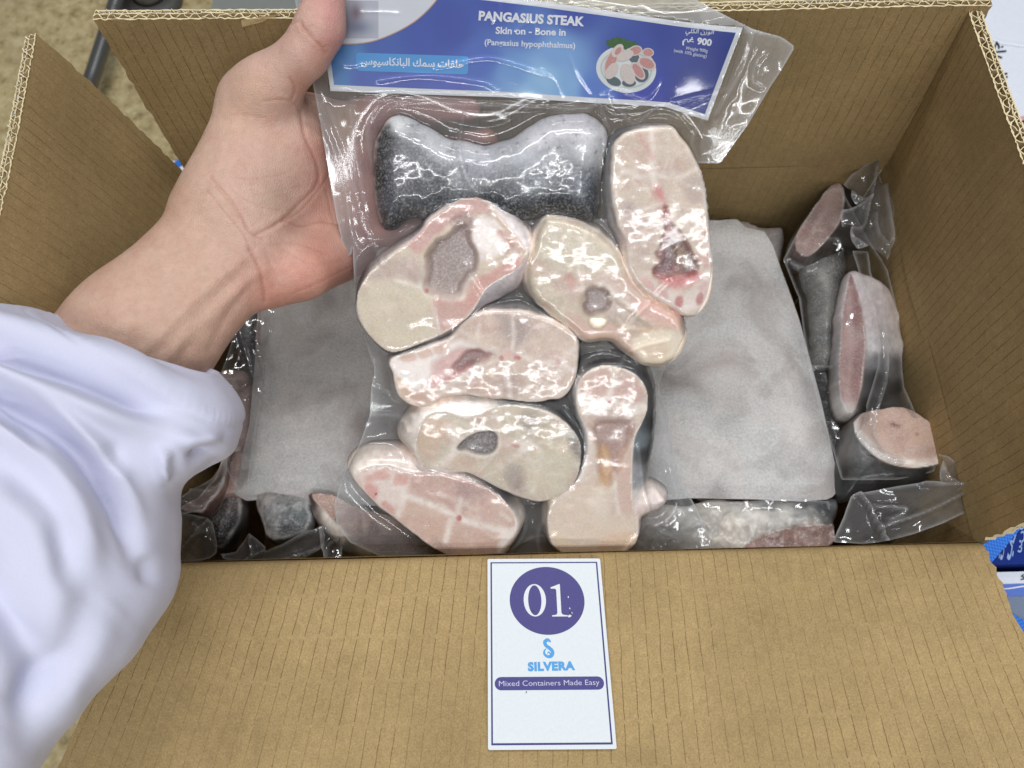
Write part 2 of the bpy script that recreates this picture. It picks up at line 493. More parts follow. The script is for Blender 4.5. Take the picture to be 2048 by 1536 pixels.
        # side cuts show the crushed board edge
    for ii in (0, nx-1):
        e = G[ii, 6:]; e2 = e + out*th
        Vs = np.stack([e, e2], 1).reshape(-1,3)
        mesh('cut_edge', Vs, gridfaces(ny-6, 2), M_CUT, fo)
    return fo, G
# back flap
D1 = along(187,43,BL,LF); C1 = along(1985,10,BR+(BR-BL)*.012,LF+.004)
nb = nrm(np.cross(BR-BL, D1-BL)); nb = nb if nb[1] > 0 else -nb
flap(BL, BR+(BR-BL)*.004, C1, D1, nb, nx=110, seed=1, tornA=.0004, tornB=.0007)
# right flap
D2 = along(1936,14,BR,LF)
rd = D2-BR
C2 = FR + rd*1.0
nr = nrm(np.cross(FR-BR, rd)); nr = nr if nr[0] > 0 else -nr
flap(BR, FR, C2, D2, nr, nx=90, seed=2, tornB=.0006)
# left flap
D3 = along(73,66,BL,LF)
ld = D3-BL
C3 = FL + ld
nl = nrm(np.cross(FL-BL, ld)); nl = nl if nl[0] < 0 else -nl
flap(FL, BL, D3, C3, nl, nx=90, seed=3, tornB=.0005)
# front flap, almost level, towards the viewer
dF = nrm(np.array([0, -1.0, -.06]))
def front(px, py, P0):
    d = ray([(px, py)])[0]; nf = nrm(np.cross(FR-FL, dF)); t = ((P0-CAM)@nf)/(d@nf); return CAM + d*t
a1 = front(132,1500,FL); a2 = front(2085,1355,FR)
eL = nrm(a1-FL); eR = nrm(a2-FR)
LFf = .165
D4 = FL + eL*LFf; C4 = FR + eR*LFf
nf = nrm(np.cross(FR-FL, D4-FL)); nf = nf if nf[2] < 0 else -nf
_, GF = flap(FL, FR, C4, D4, nf, nx=110, ny=60, warp=.0012, seed=4, tornA=.0002, tornB=.0006)
NF = -nf
# walls and bottom
def wall(A, B, seed, top=-.003):
    nx, nz = 60, 24; V = []; UV = []; W = np.linalg.norm(B-A)
    for i in range(nx):
        for k in range(nz):
            u = i/(nx-1); v = k/(nz-1); P = A + (B-A)*u; z = RIM + top - v*(RIM-.008)
            n = nrm(np.cross(B-A, [0,0,1.0]))
            V.append([P[0]+n[0]*.0012*fbm(np.array(u*4.+seed), np.array(v*2.), seed, 2), P[1]+n[1]*.0012*fbm(np.array(u*4.+seed), np.array(v*2.), seed, 2), z]); UV.append((u*W, -(RIM-z)))
    w = mesh('wall', V, gridfaces(nx, nz), M_CARD, box, uv=UV)
    # printed white outside
    n = nrm(np.cross([0,0,1.0], B-A)); cen = (BL+BR+FR+FL)/4
    if n @ ((A+B)/2-cen) < 0: n = -n
    t = .0062
    Vo = [A+n*t, B+n*t, B+n*t, A+n*t]; zs = (RIM-.004, RIM-.004, .004, .004)
    Vo = [(p[0], p[1], z) for p, z in zip(Vo, zs)]
    mesh('outer_liner', Vo, [(0,1,2,3)], M_LINER, w, False)
wall(BL, BR, 5); wall(BR, FR, 6); wall(FR, FL, 7); wall(FL, BL, 8)
mesh('base', [(p[0], p[1], .008) for p in (BL, BR, FR, FL)], [(0,1,2,3)], M_CARD, box, False, uv=[(0,0),(.5,0),(.5,.27),(0,.27)])
# torn strip of liner hanging near the back flap's top edge
FB = Frame(D1, -nb)
tp = FB.uv([(481,46),(536,38),(560,35),(540,44),(520,50),(484,58)], .0035)
P6 = FB.w(tp, np.array([.0012,.001,.0007,.001,.0016,.0022]))
mesh('torn_strip', P6, [(0,1,2,3,4,5)], M_FLUTE, box, False)
# strip of clear tape over the back right corner seam
tq = [BR + (D2-BR)*.12 + np.array([-.010,-.004,.002]), BR + (D2-BR)*.5 + np.array([-.012,-.006,.002]), BR + (D2-BR)*.5 + np.array([-.0035,-.011,.002]), BR+(D2-BR)*.12+np.array([-.0015,-.011,.002])]

# ------------------------------------------------------------------ numbered card on the front flap
CQ = np.array([(975,1118),(1200,1117),(1233.5,1498),(976,1500)], float)    # TL TR BR BL
def homog(src, dst):
    A = []
    for (x, y), (u, v) in zip(src, dst):
        A.append([x,y,1,0,0,0,-u*x,-u*y,-u]); A.append([0,0,0,x,y,1,-v*x,-v*y,-v])
    return np.linalg.svd(np.array(A))[2][-1].reshape(3,3)
FC = Frame(GF[55, 30], NF)
CW, CH = 100.0, 160.0      # card drawn in a 100 x 160 sheet, y downwards
Hc = homog([(0,0),(CW,0),(CW,CH),(0,CH)], CQ)
def c2w(P, h):
    P = np.atleast_2d(np.asarray(P, float)); q = np.c_[P, np.ones(len(P))] @ Hc.T
    return FC.w(FC.uv(q[:,:2]/q[:,2:], .004), np.asarray(h) + .0042)
M_WHITE = plain('white_card', S(222,228,232), .45, .4, .03, 700)
M_NAVY = plain('navy_ink', S(72,68,132), .5, .35, .16, 1500)
M_NAVY2 = plain('navy_border_ink', S(60,58,120), .5, .35, .1, 1500)
M_CYAN = plain('light_blue_ink', S(80,160,222), .5, .35, .06, 1200)
M_CARDEDGE = plain('card_edge', S(205,206,208), .8, .2, .1, 1500)
card = empty('number_card', c2w([(50,80)], 0)[0], 'white card with 01 in a dark blue disc lying on the front flap', 'card')
def rrect(x0, y0, x1, y1, r, n=6):
    out = []
    for cx, cy, a in ((x1-r,y0+r,-90),(x1-r,y1-r,0),(x0+r,y1-r,90),(x0+r,y0+r,180)):
        for k in range(n+1):
            t = math.radians(a + 90*k/n); out.append((cx+r*math.cos(t), cy+r*math.sin(t)))
    return np.array(out)
rc = rrect(0, 0, CW, CH, 1.6)
# slightly chipped outline
top = c2w(rc, 0); n_ = len(rc)
bot = top - NF*.0038
V = np.vstack([top, bot]); F = [list(range(n_))[::-1]] + [(i, (i+1) % n_, n_+(i+1) % n_, n_+i) for i in range(n_)]
mesh('board', V, F, None, card, False, mats=[M_WHITE, M_CARDEDGE], midx=[0]+[1]*n_)
for nm, a0, a1 in (('border_line', 2.6, 3.9),):
    ring_px(nm, rrect(a0,3.2,CW-a0-.2,CH-3.4,.3), rrect(a1,4.3,CW-a1-.2,CH-4.9,.2), M_NAVY2, card, c2w, .00012)
fill_px('disc', ell(51.2, 38.5, 32.2, 30.6, 0, 72), M_NAVY, card, c2w, .00012)
ring_px('numeral_zero', ell(40.6,38.5,9.6,14.6,0,56), ell(40.6,38.5,5.7,13.5,0,56), M_WHITE, card, c2w, .00024)
one = [(54.6,27.0),(62.2,24.0),(62.9,24.0),(62.9,50.0),(64.0,51.6),(68.3,52.2),(68.3,53.2),(54.8,53.2),(54.8,52.2),(58.6,51.6),(59.5,50.0),(59.5,29.6),(58.6,28.2),(54.9,28.2)]
fill_px('numeral_one', one, M_WHITE, card, c2w, .00024)
# hook-shaped S emblem
stroke_px('emblem', [(52.6,75.2),(50.2,73.4),(47.8,75.0),(48.4,78.0),(51.6,80.6),(53.8,83.6),(52.6,87.0),(49.4,87.4),(47.0,85.4),(47.0,82.6),(48.6,80.8)], [1.2,2.8,3.0,2.8,3.0,2.9,2.8,2.5,2.1,1.6,.6], M_CYAN, card, c2w, .00014, 60)
stroke_px('emblem', [(50.6,87.6),(52.0,86.0),(50.4,83.6),(49.4,85.4)], [.3,1.2,1.0,.3], M_CYAN, card, c2w, .00020, 20)
text_px('wordmark', 'SILVERA', (32.8,99.0), (71.6,98.3), (0,-6.6), M_CYAN, card, c2w, .00016, .055, 1.08)
fill_px('tagline_banner', rrect(5.6,104.0,94.3,114.6,5.2,10), M_NAVY, card, c2w, .00012)
M_PALE = plain('pale_lettering', S(205,205,228), .5, .3)
text_px('tagline', 'Mixed Containers Made Easy', (9.0,111.3), (90.6,110.7), (0,-4.3), M_PALE, card, c2w, .00024, -.004)
# scuffs where the print has been knocked off
M_SCUFF = plain('scuff', S(34,32,66), .25, .6); M_CHIP = plain('chip', S(225,226,235), .4, .5)
for (x, y, sx, sy, m) in ((70.6,50.4,2.0,.9,M_SCUFF),(69.8,52.8,1.1,1.6,M_CHIP),(72.0,50.2,.9,.4,M_CHIP),(63.5,19.5,.5,1.3,M_SCUFF),(55.5,34.6,1.8,.5,M_SCUFF),(38.8,48.2,1.5,.7,M_SCUFF),(69.6,36.0,1.0,.35,M_CHIP),(70.2,46.0,.9,.4,M_CHIP),(63.6,23.2,.4,.8,M_SCUFF),(31.0,116.2,.8,.5,M_SCUFF)):
    e = ell(x, y, sx, sy, rng.random()*2, 12)*1.0; e = e + rng.normal(0, .15, e.shape)
    fill_px('scuff', e, m, card, c2w, .00030)

# ------------------------------------------------------------------ neighbours on the floor around the carton
M_WCART = plain('white_carton', S(226,231,242), .4, .45, .03, 300)
M_NVY = plain('navy_carton_print', S(16,46,128), .6, .2, .06, 400)
M_PERI = plain('periwinkle_print', S(88,120,205), .4, .45, .04)
M_GREY = plain('grey_carton_print', S(118,132,156), .45, .4, .05)
M_OR = plain('salmon_line', S(214,160,160), .5, .3)
M_BLK = plain('black_lettering', S(20,20,26), .5, .3)
M_LTXT = plain('light_lettering', S(150,175,225), .5, .3)
def strap_mat():
    t = NT('woven_blue_strap'); tc = t.n('TexCoord').outputs['UV']
    ck = t.n('TexChecker'); t.set(ck, 'Vector', tc); t.set(ck, 'Scale', 500.0)
    c = t.mix(ck.outputs[1], tuple(S(22,100,205)), tuple(S(48,130,232)))
    t.bsdf(**{'Base Color': c, 'Roughness': .35, 'Normal': t.bump(ck.outputs[1], .4, .0008)}); return t.m
M_STRAP = strap_mat()
def topsheet(z, N=(0,0,1)):
    fr = Frame((0,0,z), N)
    return lambda P, h: fr.w(fr.uv(P, 0.0), h)
x_right = float(max(BR[0], FR[0])) + .075
ZT = RIM - .055
ca = empty('printed_carton', (x_right+.25, .40, 0), 'closed white and blue carton with black Arabic lettering behind the right flap', 'carton')
yb = float(onz(2048,700,ZT)[1])
boxmesh('body', (x_right, yb, .003), (x_right+.5, yb+.80, ZT), M_WCART, ca)
pl = topsheet(ZT)
sw = smooth_open([(2018,248),(2048,236),(2090,228),(2160,226)], 24)
fill_px('blue_panel', np.vstack([sw+np.array([0,5]), [(2300,240),(2300,640),(1990,640),(1990,262)]]), M_NVY, ca, pl, .0006)
stroke_px('curve_line', sw+np.array([0,1]), [9,7,7], M_OR, ca, pl, .0009, 30)
# lettering runs down the sheet, seen turned
text_px('lettering', "".join(reversed("\uFEA7\uFEE0\uFEAA \uFEED\uFE8D\uFEDF\uFE98\uFEA8\uFEAE")), (1992,205), (1986,85), (24,-3), M_BLK, ca, pl, .0008, .012)
cr = [(1975,76),(1992,80),(2003,85),(2020,87),(2048,91),(2090,93)]
P_ = smooth_open(cr, 40); hh = .0012*np.sin(np.linspace(0,3.1,40))
V = np.vstack([pl(P_+np.array([0,-4]), .0004), pl(P_, .0005+hh), pl(P_+np.array([0,4]), .0004)])
mesh('dent', V, [(i,i+1,41+i,40+i) for i in range(39)]+[(40+i,41+i,81+i,80+i) for i in range(39)], M_WCART, ca)
# second carton nearer the viewer: navy top with pale letters, white strip, blue strap
Z2 = RIM - .070
cb = empty('strapped_carton', (x_right+.2, -.05, 0), 'navy carton with pale letters under a woven blue strap beside the front right corner', 'carton')
y2 = float(onz(2000,1128,Z2)[1])
xs = float(onz(1965,1100,Z2)[0]) - .02
xs = max(xs, float(FR[0]) + .012)
boxmesh('body', (xs, y2, .003), (x_right+.5, yb-.003, Z2), M_NVY, cb)
p2 = topsheet(Z2)
for s_, a, b, u in (("\uFEB1\uFEAD\uFE8E\uFED3", (2046,1020), (2042,1105), (-14,2)), ("\uFE91\uFEAE\uFE8E", (2031,1040), (2020,1120), (-14,2)), ("\uFEE7\uFEF4", (2012,1070), (2004,1120), (-10,2))):
    text_px('lettering', "".join(reversed(s_)), a, b, u, M_LTXT, cb, p2, .0008, .015)
q = np.array([(1952,1078),(1985,1040),(2028,1018),(2036,1060),(1980,1118),(1960,1132)])
sv = np.vstack([p2([(1940,1090),(2030,1012)], .004), p2([(2033,1062),(1975,1130)], .004)])
o_ = mesh('strap', sv, [(0,1,2,3)], M_STRAP, cb, False, uv=[(0,0),(.05,0),(.05,.02),(0,.02)])
# third, lower carton: white strip, periwinkle and grey bands
Z3 = Z2 - .008
cc = empty('banded_carton', (x_right+.2, -.35, 0), 'white carton with periwinkle and grey bands lowest beside the front flap', 'carton')
xb = float(onz(1975,1200,Z3)[0])
yt = y2 - .004
boxmesh('body', (max(xb-.02, float(FR[0])+.012), yt-.5, .003), (x_right+.5, yt, Z3), M_WCART, cc)
p3 = topsheet(Z3)
for nm, ya, ye, m in (('periwinkle_band',1168,1193,M_PERI),('grey_band',1194,1340,M_GREY)):
    fill_px(nm, [(1960,ya+2),(2300,ya-8),(2300,ye-8),(1960,ye+2)], m, cc, p3, .0006)
stroke_px('crease', [(2000,1179),(2020,1177),(2048,1173),(2080,1174)], [2,3,3,2], M_WCART, cc, p3, .0010)
text_px('lettering', "".join(reversed("\uFEB7\uFEAE\uFEDB")), (2040,1160), (2078,1156), (0,-11), M_BLK, cc, p3, .0008, .02)
mesh('strap', np.vstack([p3([(2010,1222),(2120,1290)], .003), p3([(2120,1330),(2010,1258)], .003)]), [(0,1,2,3)], M_STRAP, cc, False, uv=[(0,0),(.05,0),(.05,.02),(0,.02)])
# small white and blue carton behind the back left corner
Z4 = .10
P = onz(364,336,Z4)
cdn = empty('low_carton', (P[0]+.1, P[1], 0), 'low white carton with blue strap seen through the gap between left and back flaps', 'carton')
yt4 = float(onz(352,322,Z4)[1])
boxmesh('body', (P[0]-.06, BL[1]+.012, .003), (P[0]+.16, yt4, Z4), M_WCART, cdn)
p4 = topsheet(Z4)
mesh('strap', p4([(330,338),(372,312),(378,322),(336,350)], .0012), [(0,3,2,1)], M_STRAP, cdn, False, uv=[(0,0),(.05,0),(.05,.01),(0,.01)])

# metal frame leg with a round foot, and a grey sheet, on the floor behind
M_STEEL = plain('dull_steel', S(112,112,112), .35, .5, .06, 300, .75)
M_RUB = plain('grey_rubber', S(78,78,76), .55, .4)
leg = empty('metal_leg', onz(170,170,0), 'dull grey metal tube lying slanted over the floor behind the box', 'metal leg')
za, zb_ = .03, .03
tubemesh('tube', [onz(150,250,za), onz(186,150,za), onz(228,20,zb_), onz(252,-60,zb_)], .0085, M_STEEL, leg)
tubemesh('end_ring', [onz(216,52,za), onz(222,36,za)], .0100, M_STEEL, leg)
ft = empty('round_foot', onz(310,10,0), 'round dark grey metal foot on the floor above the back flap', 'foot')
c0 = onz(308,8,0)
def disc(name, c, prof, mat, parent, n=40):
    V = []; 
    for r, z in prof:
        for k in range(n):
            a = 2*math.pi*k/n; V.append((c[0]+r*math.cos(a), c[1]+r*math.sin(a), c[2]+z))
    F = [tuple(f) for f in gridfaces(len(prof), n, True)] + [tuple(range((len(prof)-1)*n, len(prof)*n))]
    return mesh(name, V, F, mat, parent)
disc('base_plate', c0, [(.034,.001),(.034,.007),(.030,.012),(.020,.014)], M_RUB, ft)
disc('collar', c0, [(.018,.013),(.018,.030),(.013,.032),(.001,.032)], M_STEEL, ft)
gp = [onz(421,27,.012), onz(438,-80,.012), onz(760,-90,.012), onz(760,20,.012)]
gp = np.array(gp); V = np.vstack([gp, gp-np.array([0,0,.010])])
g_ = mesh('grey_sheet', V, [(0,3,2,1),(4,5,6,7)]+[(i,(i+1)%4,4+(i+1)%4,4+i) for i in range(4)], plain('grey_sheet', S(132,136,132), .5, .4, .04, 80), None, False)
tag(g_, 'flat grey sheet on the floor beyond the back flap', 'sheet')

# ------------------------------------------------------------------ fish pieces: builder
def A_(L): return [(700+x/2.731, 200+y/2.731) for x, y in L]
def B_(L): return [(650+x/2.56, 600+y/2.56) for x, y in L]
def C_(L): return [(1550+x/2.4775, 330+y/2.4775) for x, y in L]
def D_(L): return [(1300+x/3.012, 900+y/3.012) for x, y in L]
def E_(L): return [(330+x/4.357, 900+y/4.357) for x, y in L]
def F_(L): return [(x/2.56, 550+y/2.56) for x, y in L]
KA = np.array([1.50, 1.36, 1.28])        # photographed colour to surface colour
class Piece:
    def __init__(s, frame, outer, face=None, top=.012, bot=.012, zmid=0.0, edge=.0024, dome=.0004, ops=(), skin=None, seed=0, wob=.0003, tilt=(0,0), skinw=.0016, ka=None, grow=.0):
        s.ka = ka; s.con = 1.1 if ka is None else 1.0; s.flange = 0.0; s.gam = 0.0
        s.f = frame; s.P = smooth_closed(frame.uv(np.array(outer, float), zmid), 170)
        s.Fc = smooth_closed(frame.uv(np.array(face, float), zmid), 150) if face is not None else None
        s.top, s.bot, s.zmid, s.edge, s.dome, s.ops, s.skin, s.seed, s.wob, s.tilt, s.skinw = top, bot, zmid, edge, dome, ops, skin, seed, wob, tilt, skinw
        nn_ = np.roll(s.P,-1,0)-np.roll(s.P,1,0); nn_ = np.stack([nn_[:,1],-nn_[:,0]],1)/np.linalg.norm(nn_,axis=1)[:,None]; nn_ = nn_*np.sign(((s.P-s.P.mean(0))*nn_).sum()); s.P = s.P + nn_*(grow + .0016*fbm(s.P[:,0]*95+seed, s.P[:,1]*95, seed, 3))[:,None]
        s.c = s.P.mean(0); s.base_edge = edge; s.scale = np.ptp(s.P, axis=0).max()/2
    def prof(s, Q, do):
        if s.Fc is None:
            t = np.clip(do/s.edge, 0, 1)
        else:
            ins = inside(Q, s.Fc); df = dist_poly(Q, s.Fc); df[ins] = 0
            t = do/np.maximum(do+df, .0018); t[ins] = np.clip(do[ins]/.0018, 0, 1)
        return t
    def height(s, Q):
        ins = inside(Q, s.P); h = np.full(len(Q), -1.0)
        q = Q[ins]; do = dist_poly(q, s.P); t = s.prof(q, do)
        h[ins] = s.zfun(q, do, t)
        return h
    def zfun(s, Q, do, t):
        r = (Q-s.c)/s.scale
        e = np.sqrt(np.clip(1-(1-t)**2, 0, 1))
        h = s.top*e + s.dome*np.clip(do/.02, 0, 1)
        h = h + s.wob*fbm(Q[:,0]*120+s.seed, Q[:,1]*120, s.seed, 3)*np.clip(do/.004, 0, 1)
        return s.zmid + h + (r[:,0]*s.tilt[0] + r[:,1]*s.tilt[1])*np.clip(do/.003, 0, 1)
    def paint(s, Q, do, t):
        px = s.f.px(Q, s.zmid)
        nx = 5*fbm(px[:,0]/20.0, px[:,1]/20.0, s.seed, 4); ny = 5*fbm(px[:,0]/20.0+40, px[:,1]/20.0, s.seed+1, 4)
        W = px + np.stack([nx, ny], 1)
        C = np.tile(S(*s.ops[0][1]), (len(Q), 1)); dh = np.zeros(len(Q))
        def lay(a, col, d=0.0):
            nonlocal C, dh
            if min(col) > 225: col = (252, 247, 243)
            C = C*(1-a[:,None]) + S(*col)*a[:,None]; dh = dh + a*d
        m = fbm(px[:,0]/30., px[:,1]/30., s.seed, 4)
        C = C*(1+.12*m[:,None])
        for op in s.ops[1:]:
            if op[0] == 'blob':
                _, P, col, soft, al = op[:5]; d = op[5] if len(op) > 5 else 0
                P = smooth_closed(P, 70); sd = dist_poly(W, P); sd[inside(W, P)] *= -1
                lay(al*sm(soft, -soft, sd), col, d)
            elif op[0] == 'ell':
                _, (cx, cy, rx, ry, ro), col, soft, al = op[:5]; d = op[5] if len(op) > 5 else 0
                c_, s_ = math.cos(ro), math.sin(ro); x = W[:,0]-cx; y = W[:,1]-cy
                rr = np.sqrt(((c_*x+s_*y)/rx)**2 + ((-s_*x+c_*y)/ry)**2)
                lay(al*sm(1+soft, 1-soft, rr), col, d)
            elif op[0] == 'line':
                _, P, wd, col, al = op[:5]; d = op[5] if len(op) > 5 else 0
                P = smooth_open(P, 40); sd = dist_poly(px*.6+W*.4, P, False)
                if min(col) > 185: col = (244, 233, 224)
                lay(al*.95*np.exp(-(sd/(wd*1.5))**2)*(.9+.6*fbm(px[:,0]/9., px[:,1]/9., 2, 2)).clip(0,1.2), col, d)
            elif op[0] == 'mott':
                _, col, scl, lo, hi, al, sd_ = op
                lay(al*sm(lo, hi, fbm(px[:,0]/scl, px[:,1]/scl, sd_, 4)), col)
            elif op[0] == 'frost':
                _, P, col, scl, lo, hi, al = op
                P = smooth_closed(P, 70); sd = dist_poly(W, P); sd[inside(W, P)] *= -1
                lay(al*sm(3, -3, sd)*sm(lo, hi, fbm(px[:,0]/scl, px[:,1]/scl, 4, 2)), col)
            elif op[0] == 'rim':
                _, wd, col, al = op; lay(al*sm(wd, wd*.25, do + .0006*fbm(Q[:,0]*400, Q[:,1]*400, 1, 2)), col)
            elif op[0] == 'cells':       # short muscle blocks along the rim between white septa
                _, lo, hi, col, al, period = op
                ang = np.arctan2(Q[:,1]-s.c[1], Q[:,0]-s.c[0]); k = ang/(2*math.pi)*period + .7*fbm(Q[:,0]*90, Q[:,1]*90, 3, 2)
                fr = np.abs(k-np.floor(k)-.5)
                band = sm(lo-.0008, lo+.0006, do)*sm(hi+.0010, hi-.0006, do)
                lay(al*band*sm(.44, .34, fr), col)
            elif op[0] == 'grad':
                _, pts = op; num = 0; den = 0
                for (x, y), col in pts:
                    w = 1/((W[:,0]-x)**2+(W[:,1]-y)**2+60)**1.5; num = num + w[:,None]*S(*col); den = den + w
                C = num/den[:,None]*(1+.10*m[:,None])
        if s.skin is not None:
            num = 0; den = 0
            for (x, y), col in s.skin:
                w = 1/((W[:,0]-x)**2+(W[:,1]-y)**2+60)**1.5; num = num + w[:,None]*S(*col); den = den + w
            K = num/den[:,None]*(1+.25*fbm(px[:,0]/8., px[:,1]/8., 2, 3)[:,None])
            do = do + .0009*fbm(Q[:,0]*160, Q[:,1]*160, 4, 3)
            if s.Fc is None: a = sm(s.skinw*1.15, s.skinw*.85, do)
            else: a = sm(.965, .90, t)
            C = C*(1-a[:,None]) + K*a[:,None]
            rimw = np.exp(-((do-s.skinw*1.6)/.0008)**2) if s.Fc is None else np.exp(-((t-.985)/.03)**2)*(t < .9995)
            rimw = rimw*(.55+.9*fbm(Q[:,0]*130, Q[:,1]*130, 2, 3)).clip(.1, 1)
            C = C*(1-.85*rimw[:,None]) + S(244,241,238)*.85*rimw[:,None]  # white rim: frosty skin edge plus the film crest's highlight, painted into the colour
        else:
            a = np.zeros(len(Q))
        p0 = S(206,184,168); lum = C@np.array([.3,.6,.1]); cw = 1 + (s.con-1)*sm(.20, .42, lum); C = np.maximum(p0 + (C-p0)*cw[:,None], .012); g_ = C@np.array([.3,.6,.1]); C = g_[:,None] + (C-g_[:,None])*.80; C = C*((np.maximum(g_, .01)/.45)**s.gam)[:,None]
        return C*(KA if s.ka is None else s.ka), dh, a
    def build(s, name, label, cat, group=None, res=.00085, mskin=None, mflesh=None):
        lo = s.P.min(0)-res; hi = s.P.max(0)+res
        xs = np.arange(lo[0], hi[0]+res, res); ys = np.arange(lo[1], hi[1]+res, res)
        X, Y = np.meshgrid(xs, ys, indexing='ij'); Q = np.stack([X.ravel(), Y.ravel()], 1)
        cx = (X[:-1,:-1]+res/2).ravel(); cy = (Y[:-1,:-1]+res/2).ravel()
        cin = inside(np.stack([cx, cy], 1), s.P)
        Fq = gridfaces(len(xs), len(ys))[cin]
        used = np.unique(Fq); Q = Q[used]; mp = np.full(X.size, -1); mp[used] = np.arange(len(used)); Fq = mp[Fq]
        # boundary vertices snap to the outline
        e = np.concatenate([Fq[:,[0,1]], Fq[:,[1,2]], Fq[:,[2,3]], Fq[:,[3,0]]]); es = np.sort(e, 1)
        key = es[:,0].astype(np.int64)*len(Q)+es[:,1]; u, inv, cnt = np.unique(key, return_inverse=True, return_counts=True)
        be = e[cnt[inv] == 1]; bv = np.unique(be)
        d, p = dist_poly(Q[bv], s.P, True, True); Q[bv] = p
        do = dist_poly(Q, s.P); do[bv] = 0
        t = s.prof(Q, do); z = s.zfun(Q, do, t); C, dh, a = s.paint(Q, do, t); z = z + dh
        z[bv] = s.zmid
        zb = s.zmid - s.bot*np.sqrt(np.clip(1-(1-np.clip(do/.006, 0, 1))**2, 0, 1)); zb[bv] = s.zmid
        isb = np.zeros(len(Q), bool); isb[bv] = True
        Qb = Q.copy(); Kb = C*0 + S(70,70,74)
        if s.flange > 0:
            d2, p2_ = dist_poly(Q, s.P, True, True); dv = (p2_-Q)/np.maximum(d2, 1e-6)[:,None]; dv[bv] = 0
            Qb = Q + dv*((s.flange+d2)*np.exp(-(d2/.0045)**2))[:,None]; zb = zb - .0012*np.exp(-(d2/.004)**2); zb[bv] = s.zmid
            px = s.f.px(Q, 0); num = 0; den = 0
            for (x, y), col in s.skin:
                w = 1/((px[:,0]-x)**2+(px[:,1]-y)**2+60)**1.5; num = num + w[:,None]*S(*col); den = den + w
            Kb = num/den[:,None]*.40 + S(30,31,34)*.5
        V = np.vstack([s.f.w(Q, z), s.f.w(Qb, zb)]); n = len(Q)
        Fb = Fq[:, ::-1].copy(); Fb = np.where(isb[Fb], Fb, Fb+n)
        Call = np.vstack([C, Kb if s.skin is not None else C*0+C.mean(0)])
        root = empty(name, s.f.w(s.c[None], s.zmid)[0], label, cat, group)
        ms = mskin or M_SKIN; mf = mflesh or M_FLESH
        fa = a[Fq].mean(1) > .5
        def sub(nm, faces, mat):
            if len(faces) == 0: return
            us = np.unique(faces); m2 = np.full(len(V), -1); m2[us] = np.arange(len(us))
            mesh(nm, V[us], m2[faces], mat, root, attrs={'Col': Call[us]})
        sub('flesh', Fq[~fa], mf); sub('skin', np.vstack([Fq[fa], Fb]), ms)
        return root

# ------------------------------------------------------------------ the bag in the hand: its plane
Pb = at(1040, 1100, .514); Pt = at(1040, 0, .437)
BAG = Frame((Pb+Pt)/2, np.cross(MR[:,0], Pt-Pb))
def bag_depth(px, py):
    return float(depth_of(BAG.w(BAG.uv([(px, py)])))[0])
PINK=(214,190,178); CREAM=(206,192,172); WHITE=(232,226,220); DARK=(52,54,60); FATW=(236,226,218)
flesh_noise = [('mott', (196,160,150), 26., .10, .5, .5, 1), ('mott', (226,214,196), 20., .12, .55, .45, 3), ('mott', (234,222,206), 6., .30, .6, .30, 5), ('mott', (186,156,144), 14., .25, .6, .30, 0)]
ST = []
G1 = 'fish pieces in the held bag'
# 1 skin-on tail cut
p = Piece(BAG, A_([(130,330),(135,240),(175,165),(215,110),(270,95),(340,110),(420,155),(500,195),(580,225),(660,240),(760,250),(840,235),(900,215),(950,180),(1010,140),(1070,105),(1150,80),(1240,75),(1310,85),(1370,130),(1398,190),(1392,260),(1380,340),(1368,430),(1362,520),(1350,600),(1325,655),(1250,645),(1150,635),(1070,640),(950,655),(850,650),(700,610),(560,620),(430,650),(330,645),(262,690),(200,698),(165,640),(148,560),(134,450)]),
  grow=.0006, top=.013, edge=.015, dome=.001, seed=1, wob=.0005, ka=np.array([1.12,1.12,1.10]),
  ops=[('base',(150,150,158)), ('grad', [(A_([(270,115)])[0],(214,214,216)),(A_([(480,210)])[0],(208,206,212)),(A_([(700,280)])[0],(200,198,206)),(A_([(1000,200)])[0],(206,202,208)),(A_([(1250,110)])[0],(196,190,198)),(A_([(1300,260)])[0],(214,212,216)),(A_([(1000,330)])[0],(190,190,200)),(A_([(700,370)])[0],(160,162,172)),(A_([(1000,430)])[0],(132,138,150)),(A_([(1250,450)])[0],(140,144,158)),(A_([(1330,520)])[0],(84,88,98)),(A_([(450,480)])[0],(88,90,98)),(A_([(800,540)])[0],(72,76,84)),(A_([(1100,560)])[0],(66,70,80)),(A_([(300,400)])[0],(124,122,134)),(A_([(220,560)])[0],(104,104,116)),(A_([(200,660)])[0],(40,42,48)),(A_([(350,300)])[0],(140,138,148)),(A_([(190,230)])[0],(70,68,74)),(A_([(160,400)])[0],(64,64,70)),(A_([(1200,640)])[0],(50,54,62)),(A_([(900,640)])[0],(56,60,68))]),
    ('mott',(222,222,224),7.,.26,.6,.36,2), ('mott',(40,44,52),9.,.26,.6,.36,4),
    ('line',A_([(140,330),(170,180),(230,105)]),3.5,(228,228,228),.7), ('line',A_([(140,420),(150,560),(180,660)]),3,(222,222,222),.5),
    ('line',A_([(170,220),(215,200)]),4,(34,34,38),.8), ('line',A_([(160,280),(200,262)]),4,(34,34,38),.7),('line',A_([(150,400),(195,380)]),4,(40,40,44),.6),('line',A_([(185,170),(225,150)]),4,(34,34,38),.7),('line',A_([(150,480),(190,470)]),4,(40,40,44),.6),
    ('line',A_([(1365,300),(1370,420),(1360,560)]),3,(214,210,214),.5)])
ST.append((p, 'silvery grey skin-on tail piece lying crosswise just under the printed label', None))
